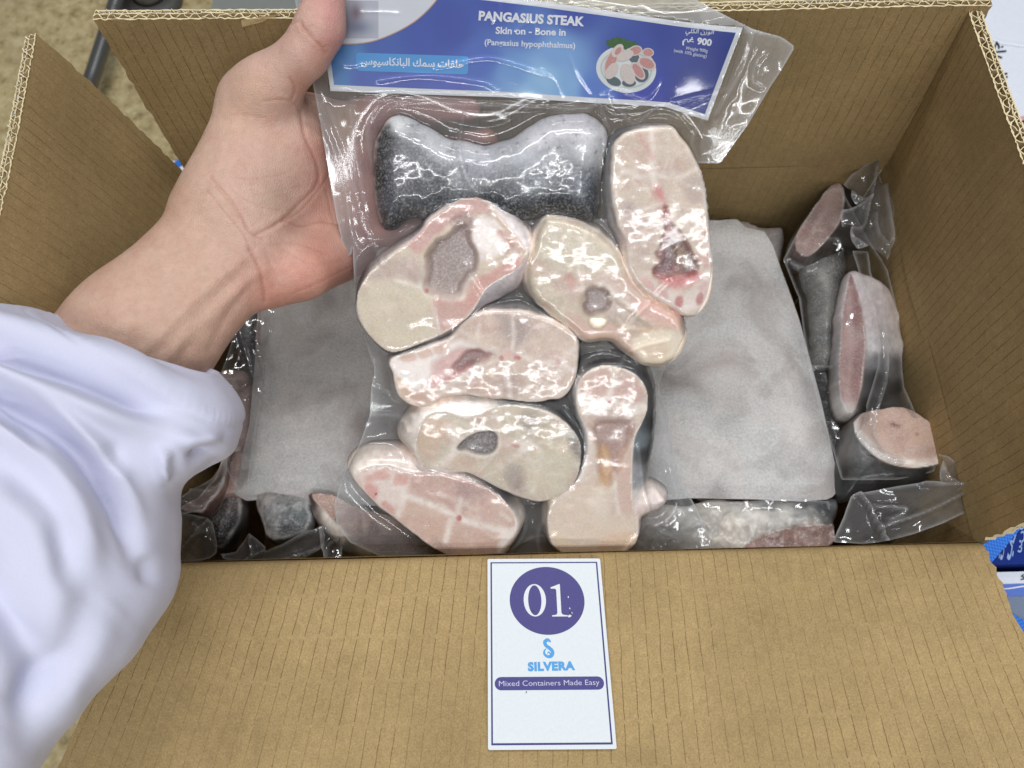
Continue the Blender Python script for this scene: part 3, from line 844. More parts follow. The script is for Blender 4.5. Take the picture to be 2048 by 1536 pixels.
# 2 frosted cavity steak
p = Piece(BAG, A_([(45,1080),(60,1010),(110,930),(180,870),(250,810),(330,760),(390,710),(430,650),(480,610),(560,560),(620,525),(690,500),(750,515),(830,570),(900,630),(950,690),(985,760),(975,850),(940,950),(900,1010),(840,1050),(770,1090),(720,1120),(650,1190),(560,1250),(480,1290),(380,1330),(290,1360),(220,1365),(150,1310),(90,1240),(55,1160)]),
  A_([(60,1080),(75,1015),(125,935),(195,875),(265,815),(345,765),(400,715),(440,655),(490,615),(570,565),(630,530),(690,512),(735,535),(785,590),(840,660),(900,730),(955,800),(965,850),(925,895),(880,930),(810,965),(750,1005),(715,1060),(690,1110),(640,1170),(550,1235),(470,1275),(370,1315),(290,1345),(225,1345),(160,1295),(105,1230),(70,1155)]),
  grow=.0015, seed=2, skin=[(A_([(950,730)])[0],(236,234,236)),(A_([(930,960)])[0],(206,200,204)),(A_([(800,1070)])[0],(182,178,184)),(A_([(650,1190)])[0],(120,118,124)),(A_([(300,1360)])[0],(62,62,66)),(A_([(60,1000)])[0],(60,60,64)),(A_([(400,700)])[0],(210,200,200)),(A_([(700,510)])[0],(230,226,226)),(A_([(200,850)])[0],(190,184,182)),(A_([(60,1180)])[0],(190,184,176))],
  ops=[('base',(210,196,174))]+flesh_noise+[
   ('blob',A_([(330,770),(440,660),(560,570),(690,520),(780,600),(700,610),(610,640),(520,690),(430,790),(380,830)]),(206,150,144),6,.75),
   ('blob',A_([(120,960),(250,850),(380,860),(420,960),(380,1010),(260,980)]),(186,166,158),16,.6),
   ('blob',A_([(90,1040),(250,980),(420,1010),(460,1120),(440,1260),(300,1330),(160,1280),(90,1180)]),(216,206,178),18,.7),
   ('blob',A_([(470,1070),(620,1060),(700,960),(800,905),(900,850),(955,850),(915,915),(800,975),(730,1030),(690,1110),(600,1200),(500,1240),(480,1150)]),(212,150,138),8,.85),
   ('blob',A_([(480,1100),(600,1090),(640,1160),(560,1230),(490,1240)]),(206,176,164),14,.6),
   ('blob',A_([(420,1010),(430,900),(480,780),(530,735),(610,680),(650,690),(690,640),(740,640),(850,760),(840,830),(720,880),(680,960),(600,1060),(500,1050)]),(238,228,224),9,.85,-.0015),
   ('blob',A_([(430,850),(470,785),(530,740),(570,700),(620,680),(650,720),(680,790),(700,850),(690,910),(650,950),(620,1000),(590,1050),(540,1050),(480,1040),(425,1010),(440,930)]),(138,122,118),8,.92,-.0075),
   ('blob',A_([(560,640),(660,620),(690,700),(680,800),(640,740),(590,700)]),(150,116,118),9,.7,-.001),
   ('blob',A_([(690,665),(720,615),(790,645),(840,700),(862,760),(840,812),(770,830),(705,800),(672,735)]),(242,240,238),7,.95,-.001),
   ('frost',A_([(430,850),(470,785),(530,740),(570,700),(620,680),(650,720),(680,790),(700,850),(690,910),(650,950),(620,1000),(590,1050),(540,1050),(480,1040),(425,1010),(440,930)]),(206,200,198),3.2,.0,.6,.42),
   ('blob',A_([(770,580),(830,640),(900,720),(950,800),(920,820),(860,720),(800,650)]),(226,190,172),5,.8),
   ('line',A_([(820,720),(870,760),(880,800)]),5,(204,140,124),.8), ('line',A_([(400,1000),(440,1030),(520,1060),(620,1060)]),5,(238,226,220),.8),
   ('ell',(A_([(425,1025)])[0]+(6,3.5,.5)),(196,80,84),.5,.8), ('line',A_([(450,1050),(470,1120),(490,1240)]),3,(226,212,200),.6),('line',A_([(260,970),(340,990),(420,1020)]),3,(226,212,196),.6),
   ('blob',A_([(690,960),(740,1000),(720,1060),(660,1040)]),(222,170,158),10,.5)])
ST.append((p, 'cream steak with a large frosted grey hollow and white belly rim beside the fingers', None))
# 3 cream steak in the centre right
p = Piece(BAG, A_([(955,960),(960,880),(985,800),(1005,730),(1030,670),(1070,630),(1130,632),(1200,640),(1280,670),(1350,710),(1400,760),(1450,820),(1500,900),(1530,960),(1570,1020),(1640,1070),(1720,1110),(1780,1160),(1810,1220),(1815,1300),(1790,1370),(1740,1410),(1660,1435),(1590,1430),(1540,1400),(1480,1350),(1420,1300),(1360,1295),(1290,1305),(1240,1280),(1200,1240),(1130,1200),(1070,1150),(1010,1080),(970,1020)]),
  grow=.0015, seed=3, edge=.006, skinw=.0010, skin=[(A_([(1200,640)])[0],(206,198,186)),(A_([(960,1000)])[0],(196,188,176)),(A_([(1450,830)])[0],(196,188,182)),(A_([(1080,1160)])[0],(90,88,90)),(A_([(1700,1430)])[0],(226,206,190)),(A_([(1800,1250)])[0],(214,160,152))],
  ops=[('base',(204,192,168))]+flesh_noise+[
   ('blob',A_([(1000,800),(1080,660),(1220,670),(1380,780),(1460,900),(1300,960),(1200,930),(1080,900)]),(208,200,176),18,.7),
   ('blob',A_([(1150,930),(1300,940),(1480,940),(1580,1060),(1500,1130),(1400,1010),(1270,1010),(1230,1100),(1160,1040)]),(204,176,164),14,.75),
   ('blob',A_([(1560,1060),(1700,1120),(1800,1200),(1760,1240),(1640,1190),(1540,1130)]),(224,170,158),8,.75),
   ('blob',A_([(1180,1130),(1300,1200),(1420,1210),(1500,1270),(1540,1380),(1420,1290),(1290,1295),(1210,1240)]),(214,176,158),8,.8),
   ('blob',A_([(1265,1030),(1310,1005),(1390,1015),(1430,1060),(1560,1180),(1620,1230),(1560,1260),(1480,1240),(1400,1190),(1300,1160),(1260,1120)]),(196,180,170),8,.9,-.002),
   ('blob',A_([(1275,1035),(1315,1012),(1380,1022),(1405,1060),(1400,1110),(1370,1148),(1300,1148),(1268,1115),(1285,1080)]),(146,132,130),5,.97,-.005),
   ('blob',A_([(1440,1170),(1500,1190),(1570,1225),(1540,1245),(1480,1235)]),(216,204,184),6,.8,-.001),
   ('line',A_([(1265,1020),(1310,1000),(1390,1005),(1450,1060),(1540,1130)]),4,(226,210,200),.8),
   ('blob',A_([(1300,1165),(1350,1150),(1392,1180),(1370,1215),(1320,1215)]),(236,228,206),5,.95,.0018),
   ('blob',A_([(1540,1280),(1620,1240),(1740,1240),(1800,1290),(1760,1370),(1660,1410),(1590,1400),(1545,1340)]),(238,224,196),8,.9),
   ('blob',A_([(1580,1320),(1660,1300),(1720,1330),(1690,1380),(1610,1390)]),(222,196,166),8,.7),
   ('line',A_([(1560,1240),(1680,1215),(1790,1215)]),4,(206,176,140),.7), ('line',A_([(1740,1130),(1800,1180),(1815,1250)]),2.5,(196,96,96),.7),
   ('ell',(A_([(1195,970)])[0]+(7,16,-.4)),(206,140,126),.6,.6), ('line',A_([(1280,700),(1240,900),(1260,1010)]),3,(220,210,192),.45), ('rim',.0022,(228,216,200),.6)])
ST.append((p, 'cream steak with a small grey hole and white lumps, in the middle of the bag', None))
# 4 tall right steak
p = Piece(BAG, A_([(1432,250),(1478,195),(1540,168),(1640,162),(1730,160),(1785,200),(1835,270),(1875,340),(1900,430),(1925,530),(1935,640),(1945,760),(1958,860),(1958,950),(1938,1040),(1905,1110),(1860,1155),(1800,1150),(1750,1120),(1680,1085),(1620,1050),(1570,1010),(1530,950),(1500,870),(1484,780),(1460,690),(1432,590),(1418,480),(1414,350)]),
  grow=.0015, seed=4, skinw=.0012, skin=[(A_([(1430,250)])[0],(110,112,118)),(A_([(1440,600)])[0],(206,206,210)),(A_([(1500,900)])[0],(224,222,222)),(A_([(1640,1070)])[0],(222,206,202)),(A_([(1900,350)])[0],(216,212,208)),(A_([(1950,900)])[0],(232,224,220)),(A_([(1700,160)])[0],(200,196,190))],
  ops=[('base',(208,192,174))]+flesh_noise+[
   ('blob',A_([(1440,560),(1560,580),(1640,640),(1660,800),(1560,880),(1500,760)]),(198,176,164),16,.6),
   ('blob',A_([(1480,560),(1540,570),(1530,630),(1480,640)]),(160,136,134),10,.6), ('blob',A_([(1800,480),(1890,420),(1900,540),(1830,560)]),(166,146,140),12,.5),
   ('blob',A_([(1560,940),(1640,990),(1740,1030),(1860,1010),(1930,900),(1940,1000),(1880,1120),(1790,1130),(1660,1070)]),(232,216,210),8,.85),
   ('blob',A_([(1690,940),(1760,950),(1870,920),(1890,970),(1780,1010),(1680,990)]),(218,132,132),9,.85),
   ('cells',.0030,.0075,(214,166,156),.0,50),
   ('blob',A_([(1560,950),(1600,960),(1650,1010),(1630,1035),(1575,990)]),(214,166,156),4,.8), ('blob',A_([(1660,1010),(1710,1030),(1720,1065),(1670,1050)]),(208,156,148),4,.75), ('blob',A_([(1880,840),(1930,830),(1940,900),(1890,890)]),(206,162,152),5,.8), ('ell',(A_([(1775,1080)])[0]+(8,13,.1)),(196,108,108),.35,.85), ('ell',(A_([(1885,1070)])[0]+(7,13,.3)),(190,100,98),.35,.85), ('blob',A_([(1880,1000),(1930,980),(1925,1040),(1890,1030)]),(210,166,156),4,.7),
   ('line',A_([(1625,170),(1632,260),(1628,360),(1650,470)]),5,(232,214,200),.75), ('line',A_([(1560,190),(1600,260),(1630,320)]),4,(206,150,140),.55), ('line',A_([(1650,480),(1690,560),(1705,640)]),7,(206,140,134),.8),
   ('line',A_([(1480,380),(1560,420),(1640,400)]),3,(228,214,198),.4), ('line',A_([(1650,400),(1740,430),(1860,380)]),3,(228,214,198),.4),('line',A_([(1450,640),(1560,600),(1680,560)]),3,(224,208,194),.4),
   ('ell',(A_([(1670,500)])[0]+(9,9,0)),(206,120,120),.6,.7),
   ('blob',A_([(1695,590),(1715,590),(1730,660),(1770,700),(1820,770),(1862,860),(1872,910),(1845,940),(1785,935),(1735,950),(1672,955),(1640,915),(1680,865),(1655,830),(1680,790),(1695,700)]),(150,96,98),5,.95,-.004),
   ('blob',A_([(1690,800),(1730,760),(1760,800),(1760,900),(1700,930),(1655,920),(1690,870)]),(112,80,86),6,.85,-.002),
   ('blob',A_([(1735,735),(1780,740),(1840,830),(1868,900),(1845,930),(1790,915),(1755,840)]),(96,72,54),7,.9), ('blob',A_([(1765,800),(1800,800),(1830,880),(1800,900),(1770,860)]),(150,118,88),6,.85),
   ('line',A_([(1650,950),(1740,965),(1860,935)]),4,(190,64,70),.6)])
ST.append((p, 'tall pinkish steak with a dark red hollow along the right edge of the bag', None))
# 5 wedge steak
p = Piece(BAG, B_([(345,290),(400,260),(470,240),(540,215),(600,190),(650,160),(700,110),(760,60),(850,35),(950,30),(1050,45),(1140,75),(1210,110),(1265,160),(1290,240),(1285,330),(1265,410),(1220,470),(1150,490),(1050,495),(950,485),(850,475),(760,465),(680,465),(600,480),(540,515),(490,520),(430,500),(390,460),(370,400),(352,350)]),
  grow=.0015, seed=5, skinw=.0011, skin=[(B_([(400,260)])[0],(206,200,200)),(B_([(700,110)])[0],(214,210,206)),(B_([(1000,35)])[0],(150,150,152)),(B_([(1290,250)])[0],(66,66,70)),(B_([(1200,480)])[0],(80,80,84)),(B_([(900,480)])[0],(60,62,66)),(B_([(450,510)])[0],(226,206,190)),(B_([(350,320)])[0],(230,222,218))],
  ops=[('base',(212,190,174))]+flesh_noise+[
   ('blob',B_([(880,60),(1000,60),(1060,130),(1000,200),(930,180)]),(146,132,130),18,.65), ('blob',B_([(900,380),(980,360),(1000,460),(920,470)]),(160,134,130),14,.55),
   ('blob',B_([(360,290),(520,235),(640,190),(740,190),(830,230),(880,262),(760,300),(640,370),(540,420),(470,425),(400,390),(370,340)]),(238,230,226),8,.92,-.0012),
   ('blob',B_([(560,300),(680,230),(780,230),(850,262),(760,305),(640,375),(520,425),(560,370)]),(214,160,154),10,.8,-.0012),
   ('blob',B_([(700,275),(760,232),(830,255),(872,263),(800,290),(740,320),(660,340)]),(136,104,104),6,.9,-.003),
   ('line',B_([(520,425),(640,380),(740,320)]),4,(196,120,116),.6),
   ('cells',.0016,.0052,(206,172,148),.0,70),
   ('blob',B_([(400,270),(470,255),(480,285),(410,300)]),(222,180,164),4,.75), ('blob',B_([(490,250),(540,230),(560,260),(500,280)]),(216,178,158),4,.75), ('blob',B_([(560,225),(620,195),(640,225),(580,255)]),(214,174,156),4,.75),
   ('blob',B_([(375,380),(405,380),(420,420),(390,425)]),(206,176,140),4,.8), ('blob',B_([(400,435),(440,440),(455,480),(415,475)]),(210,178,150),4,.8), ('blob',B_([(465,450),(510,455),(510,500),(470,500)]),(214,176,152),4,.8), ('blob',B_([(525,455),(580,450),(580,480),(530,500)]),(212,174,154),4,.8),
   ('line',B_([(960,60),(965,160),(955,245)]),3,(232,218,206),.55), ('line',B_([(930,300),(940,380),(950,470)]),3.5,(230,214,204),.7), ('line',B_([(800,100),(790,200),(880,250)]),3,(226,212,196),.5), ('line',B_([(1000,260),(1100,300),(1200,290)]),4,(236,222,212),.8), ('line',B_([(1200,290),(1260,230)]),4,(238,228,220),.75), ('line',B_([(1200,300),(1270,340)]),4,(238,228,220),.75), ('line',B_([(620,420),(780,330),(900,280)]),2.5,(228,212,200),.5),
   ('ell',(B_([(945,258)])[0]+(10,9,0)),(222,176,166),.4,.8), ('ell',(B_([(988,270)])[0]+(7,5,0)),(200,70,72),.45,.85), ('ell',(B_([(905,272)])[0]+(5,7,0)),(196,90,90),.45,.7), ('ell',(B_([(1190,295)])[0]+(6,6,0)),(206,110,106),.6,.6),
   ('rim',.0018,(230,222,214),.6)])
ST.append((p, 'pink steak with a wedge-shaped white opening on its left, third down the bag', None))
# 6 grey cream steak with frosted black oval
p = Piece(BAG, B_([(390,660),(410,610),(460,560),(520,520),(600,495),(700,485),(800,490),(900,497),(1000,500),(1100,515),(1180,545),(1240,590),(1290,650),(1312,720),(1308,800),(1290,880),(1250,940),(1180,980),(1100,1000),(1020,985),(930,950),(850,912),(780,875),(720,855),(640,850),(560,840),(500,815),(480,780),(430,730),(395,700)]),
  B_([(478,700),(500,620),(540,560),(620,545),(720,575),(800,560),(860,525),(950,512),(1040,520),(1110,535),(1180,565),(1235,610),(1280,665),(1300,725),(1297,800),(1280,870),(1240,930),(1175,968),(1100,985),(1020,970),(930,935),(850,898),(780,858),(720,838),(640,835),(560,822),(505,795),(480,750)]),
  grow=.0015, seed=6, skin=[(B_([(420,680)])[0],(218,212,204)),(B_([(560,520)])[0],(236,234,230)),(B_([(750,515)])[0],(240,238,234)),(B_([(1000,500)])[0],(120,122,126)),(B_([(1250,620)])[0],(50,54,60)),(B_([(1305,760)])[0],(44,50,58)),(B_([(1100,1000)])[0],(206,202,196)),(B_([(700,860)])[0],(222,216,210))],
  ops=[('base',(200,190,168))]+flesh_noise+[
   ('blob',B_([(1000,540),(1080,540),(1100,610),(1030,640)]),(140,130,122),14,.6), ('blob',B_([(940,830),(1000,850),(1010,940),(950,920)]),(136,112,112),12,.7), ('blob',B_([(1230,620),(1290,680),(1300,780),(1250,740)]),(84,88,86),8,.6),
   ('blob',B_([(490,700),(530,580),(640,590),(670,650),(600,720),(560,790),(510,780)]),(210,180,152),10,.75),
   ('blob',B_([(640,760),(760,790),(800,840),(720,835),(610,825)]),(212,188,164),8,.6),
   ('line',B_([(640,620),(680,700),(640,780),(570,810)]),6,(236,226,214),.7), ('line',B_([(880,690),(960,710),(1040,710),(1090,740)]),5,(234,226,212),.8), ('line',B_([(1000,740),(1060,720)]),4,(234,226,212),.7), ('line',B_([(1040,780),(1080,850),(1060,940)]),4,(218,212,190),.6),
   ('blob',B_([(870,650),(930,660),(990,720),(940,760),(880,740)]),(206,176,160),10,.6), ('blob',B_([(1060,740),(1180,700),(1260,760),(1230,900),(1100,950),(1040,850)]),(214,208,180),18,.6), ('blob',B_([(920,820),(960,800),(990,860),(960,920)]),(186,178,168),8,.6),
   ('blob',B_([(675,725),(725,655),(790,635),(865,630),(900,675),(890,740),(845,775),(780,770),(715,750)]),(228,222,214),6,.8),
   ('blob',B_([(692,720),(732,670),(790,650),(860,645),(885,680),(878,730),(840,758),(780,752),(720,735)]),(96,90,92),3,.97,-.003),('frost',B_([(692,720),(732,670),(790,650),(860,645),(885,680),(878,730),(840,758),(780,752),(720,735)]),(176,168,166),3.,.05,.6,.5),
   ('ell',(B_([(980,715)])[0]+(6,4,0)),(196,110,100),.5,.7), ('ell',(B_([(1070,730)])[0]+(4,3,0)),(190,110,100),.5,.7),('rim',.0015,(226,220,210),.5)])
ST.append((p, 'grey cream steak with a frosted black oval, fourth down the bag', None))
# 7 lower left steak
p = Piece(BAG, B_([(135,850),(160,800),(230,768),(330,760),(420,768),(500,795),(560,830),(650,848),(720,860),(800,890),(880,930),(940,980),(980,1040),(998,1100),(988,1160),(960,1220),(910,1270),(830,1292),(740,1292),(640,1272),(550,1224),(480,1172),(400,1112),(330,1062),(270,1012),(210,950),(165,900)]),
  B_([(180,860),(240,825),(340,815),(430,850),(520,850),(620,860),(720,880),(800,910),(870,950),(925,1000),(962,1060),(972,1110),(955,1160),(915,1210),(880,1262),(800,1280),(720,1280),(640,1258),(560,1212),(490,1160),(410,1100),(345,1045),(285,1000),(225,940),(190,900)]),
  grow=.0015, seed=7, skin=[(B_([(200,800)])[0],(226,220,210)),(B_([(400,800)])[0],(216,206,200)),(B_([(560,840)])[0],(190,180,176)),(B_([(900,960)])[0],(70,72,76)),(B_([(990,1120)])[0],(234,226,220)),(B_([(930,1250)])[0],(206,198,192)),(B_([(700,1290)])[0],(196,182,174)),(B_([(400,1110)])[0],(222,212,202)),(B_([(200,940)])[0],(224,216,208))],
  ops=[('base',(206,172,158))]+flesh_noise+[
   ('blob',B_([(180,860),(300,820),(420,850),(440,920),(420,990),(330,1020),(230,930)]),(234,220,212),10,.85),
   ('blob',B_([(370,860),(430,855),(430,900),(370,905)]),(222,162,146),4,.8), ('blob',B_([(220,870),(330,830),(340,870),(240,900)]),(220,160,148),5,.7), ('blob',B_([(230,900),(290,930),(270,990),(235,960)]),(218,150,142),5,.8), ('blob',B_([(310,990),(350,1000),(380,1060),(320,1050)]),(214,160,146),4,.85),('ell',(B_([(280,960)])[0]+(2.5,2.5,0)),(150,30,36),.3,.9),
   ('blob',B_([(450,900),(560,860),(720,890),(820,930),(700,980),(560,1000),(440,970)]),(200,164,152),12,.7), ('blob',B_([(680,900),(740,880),(840,930),(800,980),(700,990)]),(168,136,132),16,.5),
   ('blob',B_([(400,1010),(520,1000),(640,1060),(620,1190),(560,1210),(470,1140),(390,1080)]),(212,180,158),12,.75), ('blob',B_([(650,1090),(760,1090),(860,1140),(830,1260),(700,1270),(630,1200)]),(206,176,158),12,.7), ('blob',B_([(560,1180),(620,1190),(660,1260),(600,1250)]),(160,134,128),12,.6), ('blob',B_([(850,1000),(930,1010),(955,1080),(880,1110)]),(214,184,166),8,.5),
   ('blob',B_([(900,1170),(960,1120),(990,1110),(970,1190),(900,1250)]),(236,228,222),6,.8),
   ('line',B_([(420,960),(560,1010),(700,1080),(840,1120),(940,1150)]),5,(238,226,218),.9), ('line',B_([(420,970),(390,1060)]),5,(236,224,216),.8), ('line',B_([(650,1090),(625,1190)]),4.5,(238,228,220),.85), ('line',B_([(700,980),(690,1060)]),3.5,(232,216,208),.7), ('line',B_([(600,960),(690,990),(780,1040)]),3,(228,210,200),.4), ('line',B_([(905,1050),(950,1080)]),3,(236,222,214),.6),('line',B_([(880,1180),(930,1130)]),3,(236,222,214),.6),
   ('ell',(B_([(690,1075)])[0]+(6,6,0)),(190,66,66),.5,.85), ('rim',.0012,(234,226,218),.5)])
ST.append((p, 'pink steak with bold white muscle lines at the lower left of the bag', None))
# 8 dumbbell steak lower right with dark skin beside it
p = Piece(BAG, B_([(1270,460),(1282,390),(1330,330),(1400,300),(1480,292),(1560,300),(1620,335),(1655,400),(1672,470),(1676,560),(1674,650),(1662,750),(1645,850),(1640,930),(1690,960),(1740,1000),(1700,1050),(1610,1080),(1596,1150),(1578,1210),(1510,1262),(1400,1284),(1300,1280),(1210,1255),(1146,1195),(1130,1090),(1146,1000),(1196,955),(1265,895),(1305,825),(1328,740),(1322,640),(1290,570),(1272,520)]),
  B_([(1282,460),(1293,395),(1342,340),(1412,314),(1490,324),(1558,352),(1608,402),(1630,460),(1628,530),(1605,590),(1568,660),(1556,730),(1552,820),(1552,920),(1556,1000),(1578,1080),(1586,1150),(1568,1205),(1500,1252),(1400,1274),(1300,1270),(1212,1245),(1156,1188),(1140,1090),(1156,1005),(1204,962),(1273,902),(1313,832),(1338,742),(1333,640),(1302,570),(1284,515)]),
  grow=.0015, seed=8, skin=[(B_([(1600,330)])[0],(50,52,56)),(B_([(1660,450)])[0],(46,50,54)),(B_([(1660,600)])[0],(50,56,60)),(B_([(1630,760)])[0],(60,66,72)),(B_([(1600,700)])[0],(110,128,138)),(B_([(1600,880)])[0],(150,156,164)),(B_([(1650,960)])[0],(236,228,224)),(B_([(1700,1000)])[0],(232,224,222)),(B_([(1600,1060)])[0],(224,210,204)),(B_([(1420,300)])[0],(60,60,64)),(B_([(1275,480)])[0],(190,190,190)),(B_([(1320,700)])[0],(206,206,206)),(B_([(1140,1100)])[0],(214,206,190)),(B_([(1300,1280)])[0],(222,210,192))],
  ops=[('base',(214,196,180))]+flesh_noise+[
   ('blob',B_([(1300,450),(1320,380),(1400,335),(1460,340),(1440,430),(1400,480),(1320,490)]),(206,172,158),7,.8), ('blob',B_([(1470,400),(1520,360),(1590,400),(1615,470),(1570,520),(1500,510),(1455,470)]),(204,168,156),7,.85),
   ('line',B_([(1470,330),(1460,400),(1440,470)]),4,(228,210,202),.8), ('line',B_([(1300,480),(1380,500),(1450,490),(1530,520),(1610,520)]),7,(240,236,232),.9), ('line',B_([(1440,500),(1400,560),(1340,540)]),7,(236,230,226),.8), ('ell',(B_([(1443,500)])[0]+(5,4,0)),(200,80,84),.5,.85),
   ('blob',B_([(1340,560),(1440,520),(1560,560),(1550,600),(1440,610),(1380,600)]),(186,164,158),7,.6),
   ('blob',B_([(1370,620),(1480,590),(1550,600),(1540,700),(1500,760),(1480,850),(1440,900),(1400,850),(1400,750)]),(168,138,130),9,.9,-.004),
   ('blob',B_([(1390,740),(1440,730),(1460,830),(1440,930),(1380,910),(1400,830)]),(206,170,122),9,.85,-.001),
   ('blob',B_([(1500,740),(1550,730),(1550,900),(1560,1040),(1500,1050),(1480,960),(1480,830)]),(216,184,168),8,.8),
   ('blob',B_([(1150,1020),(1280,910),(1380,900),(1440,960),(1470,1060),(1570,1110),(1540,1190),(1400,1190),(1250,1180),(1170,1150)]),(226,208,186),16,.75),
   ('blob',B_([(1350,960),(1400,940),(1440,980),(1440,1050),(1390,1060),(1350,1020)]),(236,226,212),12,.40,.0004),
   ('blob',B_([(1150,1120),(1260,1200),(1400,1210),(1560,1170),(1570,1210),(1450,1265),(1300,1265),(1190,1235)]),(228,208,176),9,.75), ('blob',B_([(1380,1200),(1480,1160),(1560,1150),(1550,1200),(1440,1240)]),(218,184,152),8,.6),
   ('line',B_([(1470,860),(1480,1000),(1490,1050)]),3,(236,226,216),.6), ('line',B_([(1340,640),(1350,760),(1300,880)]),4,(234,226,220),.6), ('ell',(B_([(1535,550)])[0]+(10,9,0)),(238,232,226),.5,.55,.0006)])
ST.append((p, 'dumbbell-shaped steak with round pink top and dark skin at the lower right', None))
SPINE = {1:(853,577),2:(1140,556),3:(1312,385),4:(1024,704),5:(1062,884),6:(920,1022),7:(1213,796)}
for k_, (cx_, cy_) in SPINE.items():
    p = ST[k_][0]; r_ = np.random.default_rng(50+k_); pxo = p.f.px(p.P, 0); extra = []
    nb = 13
    for i in range(nb):
        q = pxo[int(((i+.6*r_.random())/nb)*len(pxo)) % len(pxo)]; d = q-np.array([cx_, cy_]); nn = np.array([-d[1], d[0]])*.18*r_.normal()
        a0 = np.array([cx_, cy_])+d*(.12+.35*r_.random()); extra.append(('line', [tuple(a0), tuple(np.array([cx_, cy_])+d*.6+nn), tuple(np.array([cx_, cy_])+d*.97)], 1.6+1.2*r_.random(), (226,212,200), .15+.18*r_.random()))
        if i % 2 == 0: extra.append(('ell', (cx_+d[0]*.6, cy_+d[1]*.6, 14+10*r_.random(), 9+6*r_.random(), math.atan2(d[1], d[0])), (196,158,144) if r_.random() < .6 else (226,210,188), .7, .32))
    p.ops = list(p.ops); p.ops[5:5] = extra
ST[0][0].gam = .45
for p, lab, g in ST:
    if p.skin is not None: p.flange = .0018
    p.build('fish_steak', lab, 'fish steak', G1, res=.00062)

# ------------------------------------------------------------------ printed label sheet inside the bag
LT = np.array([(628,-52),(760,-34),(900,-20),(1000,-8),(1080,2),(1200,19),(1300,34),(1400,49),(1476,61)], float)
LB = np.array([(661,182),(760,186),(900,191),(1000,194),(1080,199),(1190,206),(1290,211),(1332,214),(1413,242)], float)
LTs, LBs = LT, LB
def lab2px(s_, t_):
    """s 0..1 along the sheet, t 0 top .. 1 bottom"""
    k = np.linspace(0, 1, len(LT))
    a = np.stack([np.interp(s_, k, LT[:,j]) for j in (0,1)], -1); b = np.stack([np.interp(s_, k, LB[:,j]) for j in (0,1)], -1)
    return a*(1-t_)[...,None] + b*t_[...,None]
LABH = .0012
def bagplace(P, h):
    P = np.atleast_2d(np.asarray(P, float)); uv = BAG.uv(P, LABH)
    curl = .010*np.clip((P[:,0]-1330)/150, 0, 1)**2
    return BAG.w(uv, LABH + curl + np.asarray(h))
M_PAPERW = plain('label_white_border', S(230,232,236), .5, .4, .02)
t = NT('label_print'); t.bsdf(**{'Base Color': t.attr('Col'), 'Roughness': .4, 'Specular IOR Level': .4}); M_PRINT = t.m
lab = empty('product_label', bagplace([(1050,110)], 0)[0], 'blue printed product sheet with white border sealed in the top of the bag', 'label')
ns, nt = 90, 24
s_, t_ = np.meshgrid(np.linspace(0,1,ns), np.linspace(0,1,nt), indexing='ij')
pp = lab2px(s_.ravel(), t_.ravel())
mesh('sheet', bagplace(pp, 0.0), gridfaces(ns, nt)[:, ::-1], M_PAPERW, lab)
s_, t_ = np.meshgrid(np.linspace(.011,.986,150), np.linspace(.06,.945,50), indexing='ij')
pp = lab2px(s_.ravel(), t_.ravel())
num = 0; den = 0
for (x, y), c in (((1440,150),(48,66,160)),((1350,60),(50,70,165)),((1250,110),(56,80,175)),((1180,180),(90,130,215)),((1090,150),(158,204,246)),((1110,110),(132,178,236)),((1060,185),(146,196,242)),((1140,175),(140,188,240)),((1030,150),(120,168,230)),((1050,60),(92,130,210)),((960,120),(84,116,205)),((900,60),(64,86,180)),((900,180),(92,108,200)),((840,80),(66,92,186)),((760,95),(70,104,190)),((800,170),(88,104,190)),((690,100),(92,150,214)),((670,160),(94,148,212)),((730,160),(88,112,198)),((1000,10),(66,90,186)),((1150,20),(60,84,180)),((1280,190),(60,72,180)),((1390,200),(44,58,150))):
    w = 1/((pp[:,0]-x)**2 + (pp[:,1]-y)**2 + 200)**2; num = num + w[:,None]*S(*c); den = den + w
mesh('blue_field', bagplace(pp, .00015), gridfaces(150, 50)[:, ::-1], M_PRINT, lab, attrs={'Col': num/den[:,None]*.92})
M_OFFW = plain('label_white_panel', S(226,228,236), .45, .4)
M_GOLD = plain('label_gold_line', S(196,160,140), .45, .4)
curve = smooth_open([(632,76),(665,86),(700,88.5),(745,83),(790,66),(830,43),(862,14),(885,-16),(892,-24)], 40)
fill_px('white_panel', np.vstack([curve, [(760,-32),(640,-46)]]), M_OFFW, lab, bagplace, .0003)
stroke_px('gold_curve', curve, 2.4, M_GOLD, lab, bagplace, .00045, 40)
M_LCY = plain('label_cyan_box', S(86,160,226), .45, .4)
fill_px('cyan_box', [(716,105.5),(933,112.5),(937,116),(936,145),(932,149),(719,142),(714,138),(712,109)], M_LCY, lab, bagplace, .0003)
M_LW = plain('label_lettering', S(236,238,246), .5, .4)
ar = "".join(reversed("\uFEA3\uFEE0\uFED8\uFE8E\uFE95 \uFEB3\uFEE4\uFEDA \uFE8D\uFEDF\uFE92\uFE8E\uFEE7\uFEDC\uFE8E\uFEB3\uFEF4\uFEEE\uFEB1"))
text_px('lettering', ar, (722.5,129), (927,136), (.4,-15), M_LW, lab, bagplace, .0005, .022)
text_px('lettering', 'PANGASIUS STEAK', (957,40), (1168,52), (1.2,-17.5), M_LW, lab, bagplace, .0005, .045, 1.02)
text_px('lettering', 'Skin on - Bone in', (991,67.5), (1131,71.5), (.6,-13.5), M_LW, lab, bagplace, .0005, .030, 1.0)
text_px('lettering', '(Pangasius hypophthalmus)', (969,90), (1150,97), (.6,-11.5), M_LW, lab, bagplace, .0005, .018, 1.0)
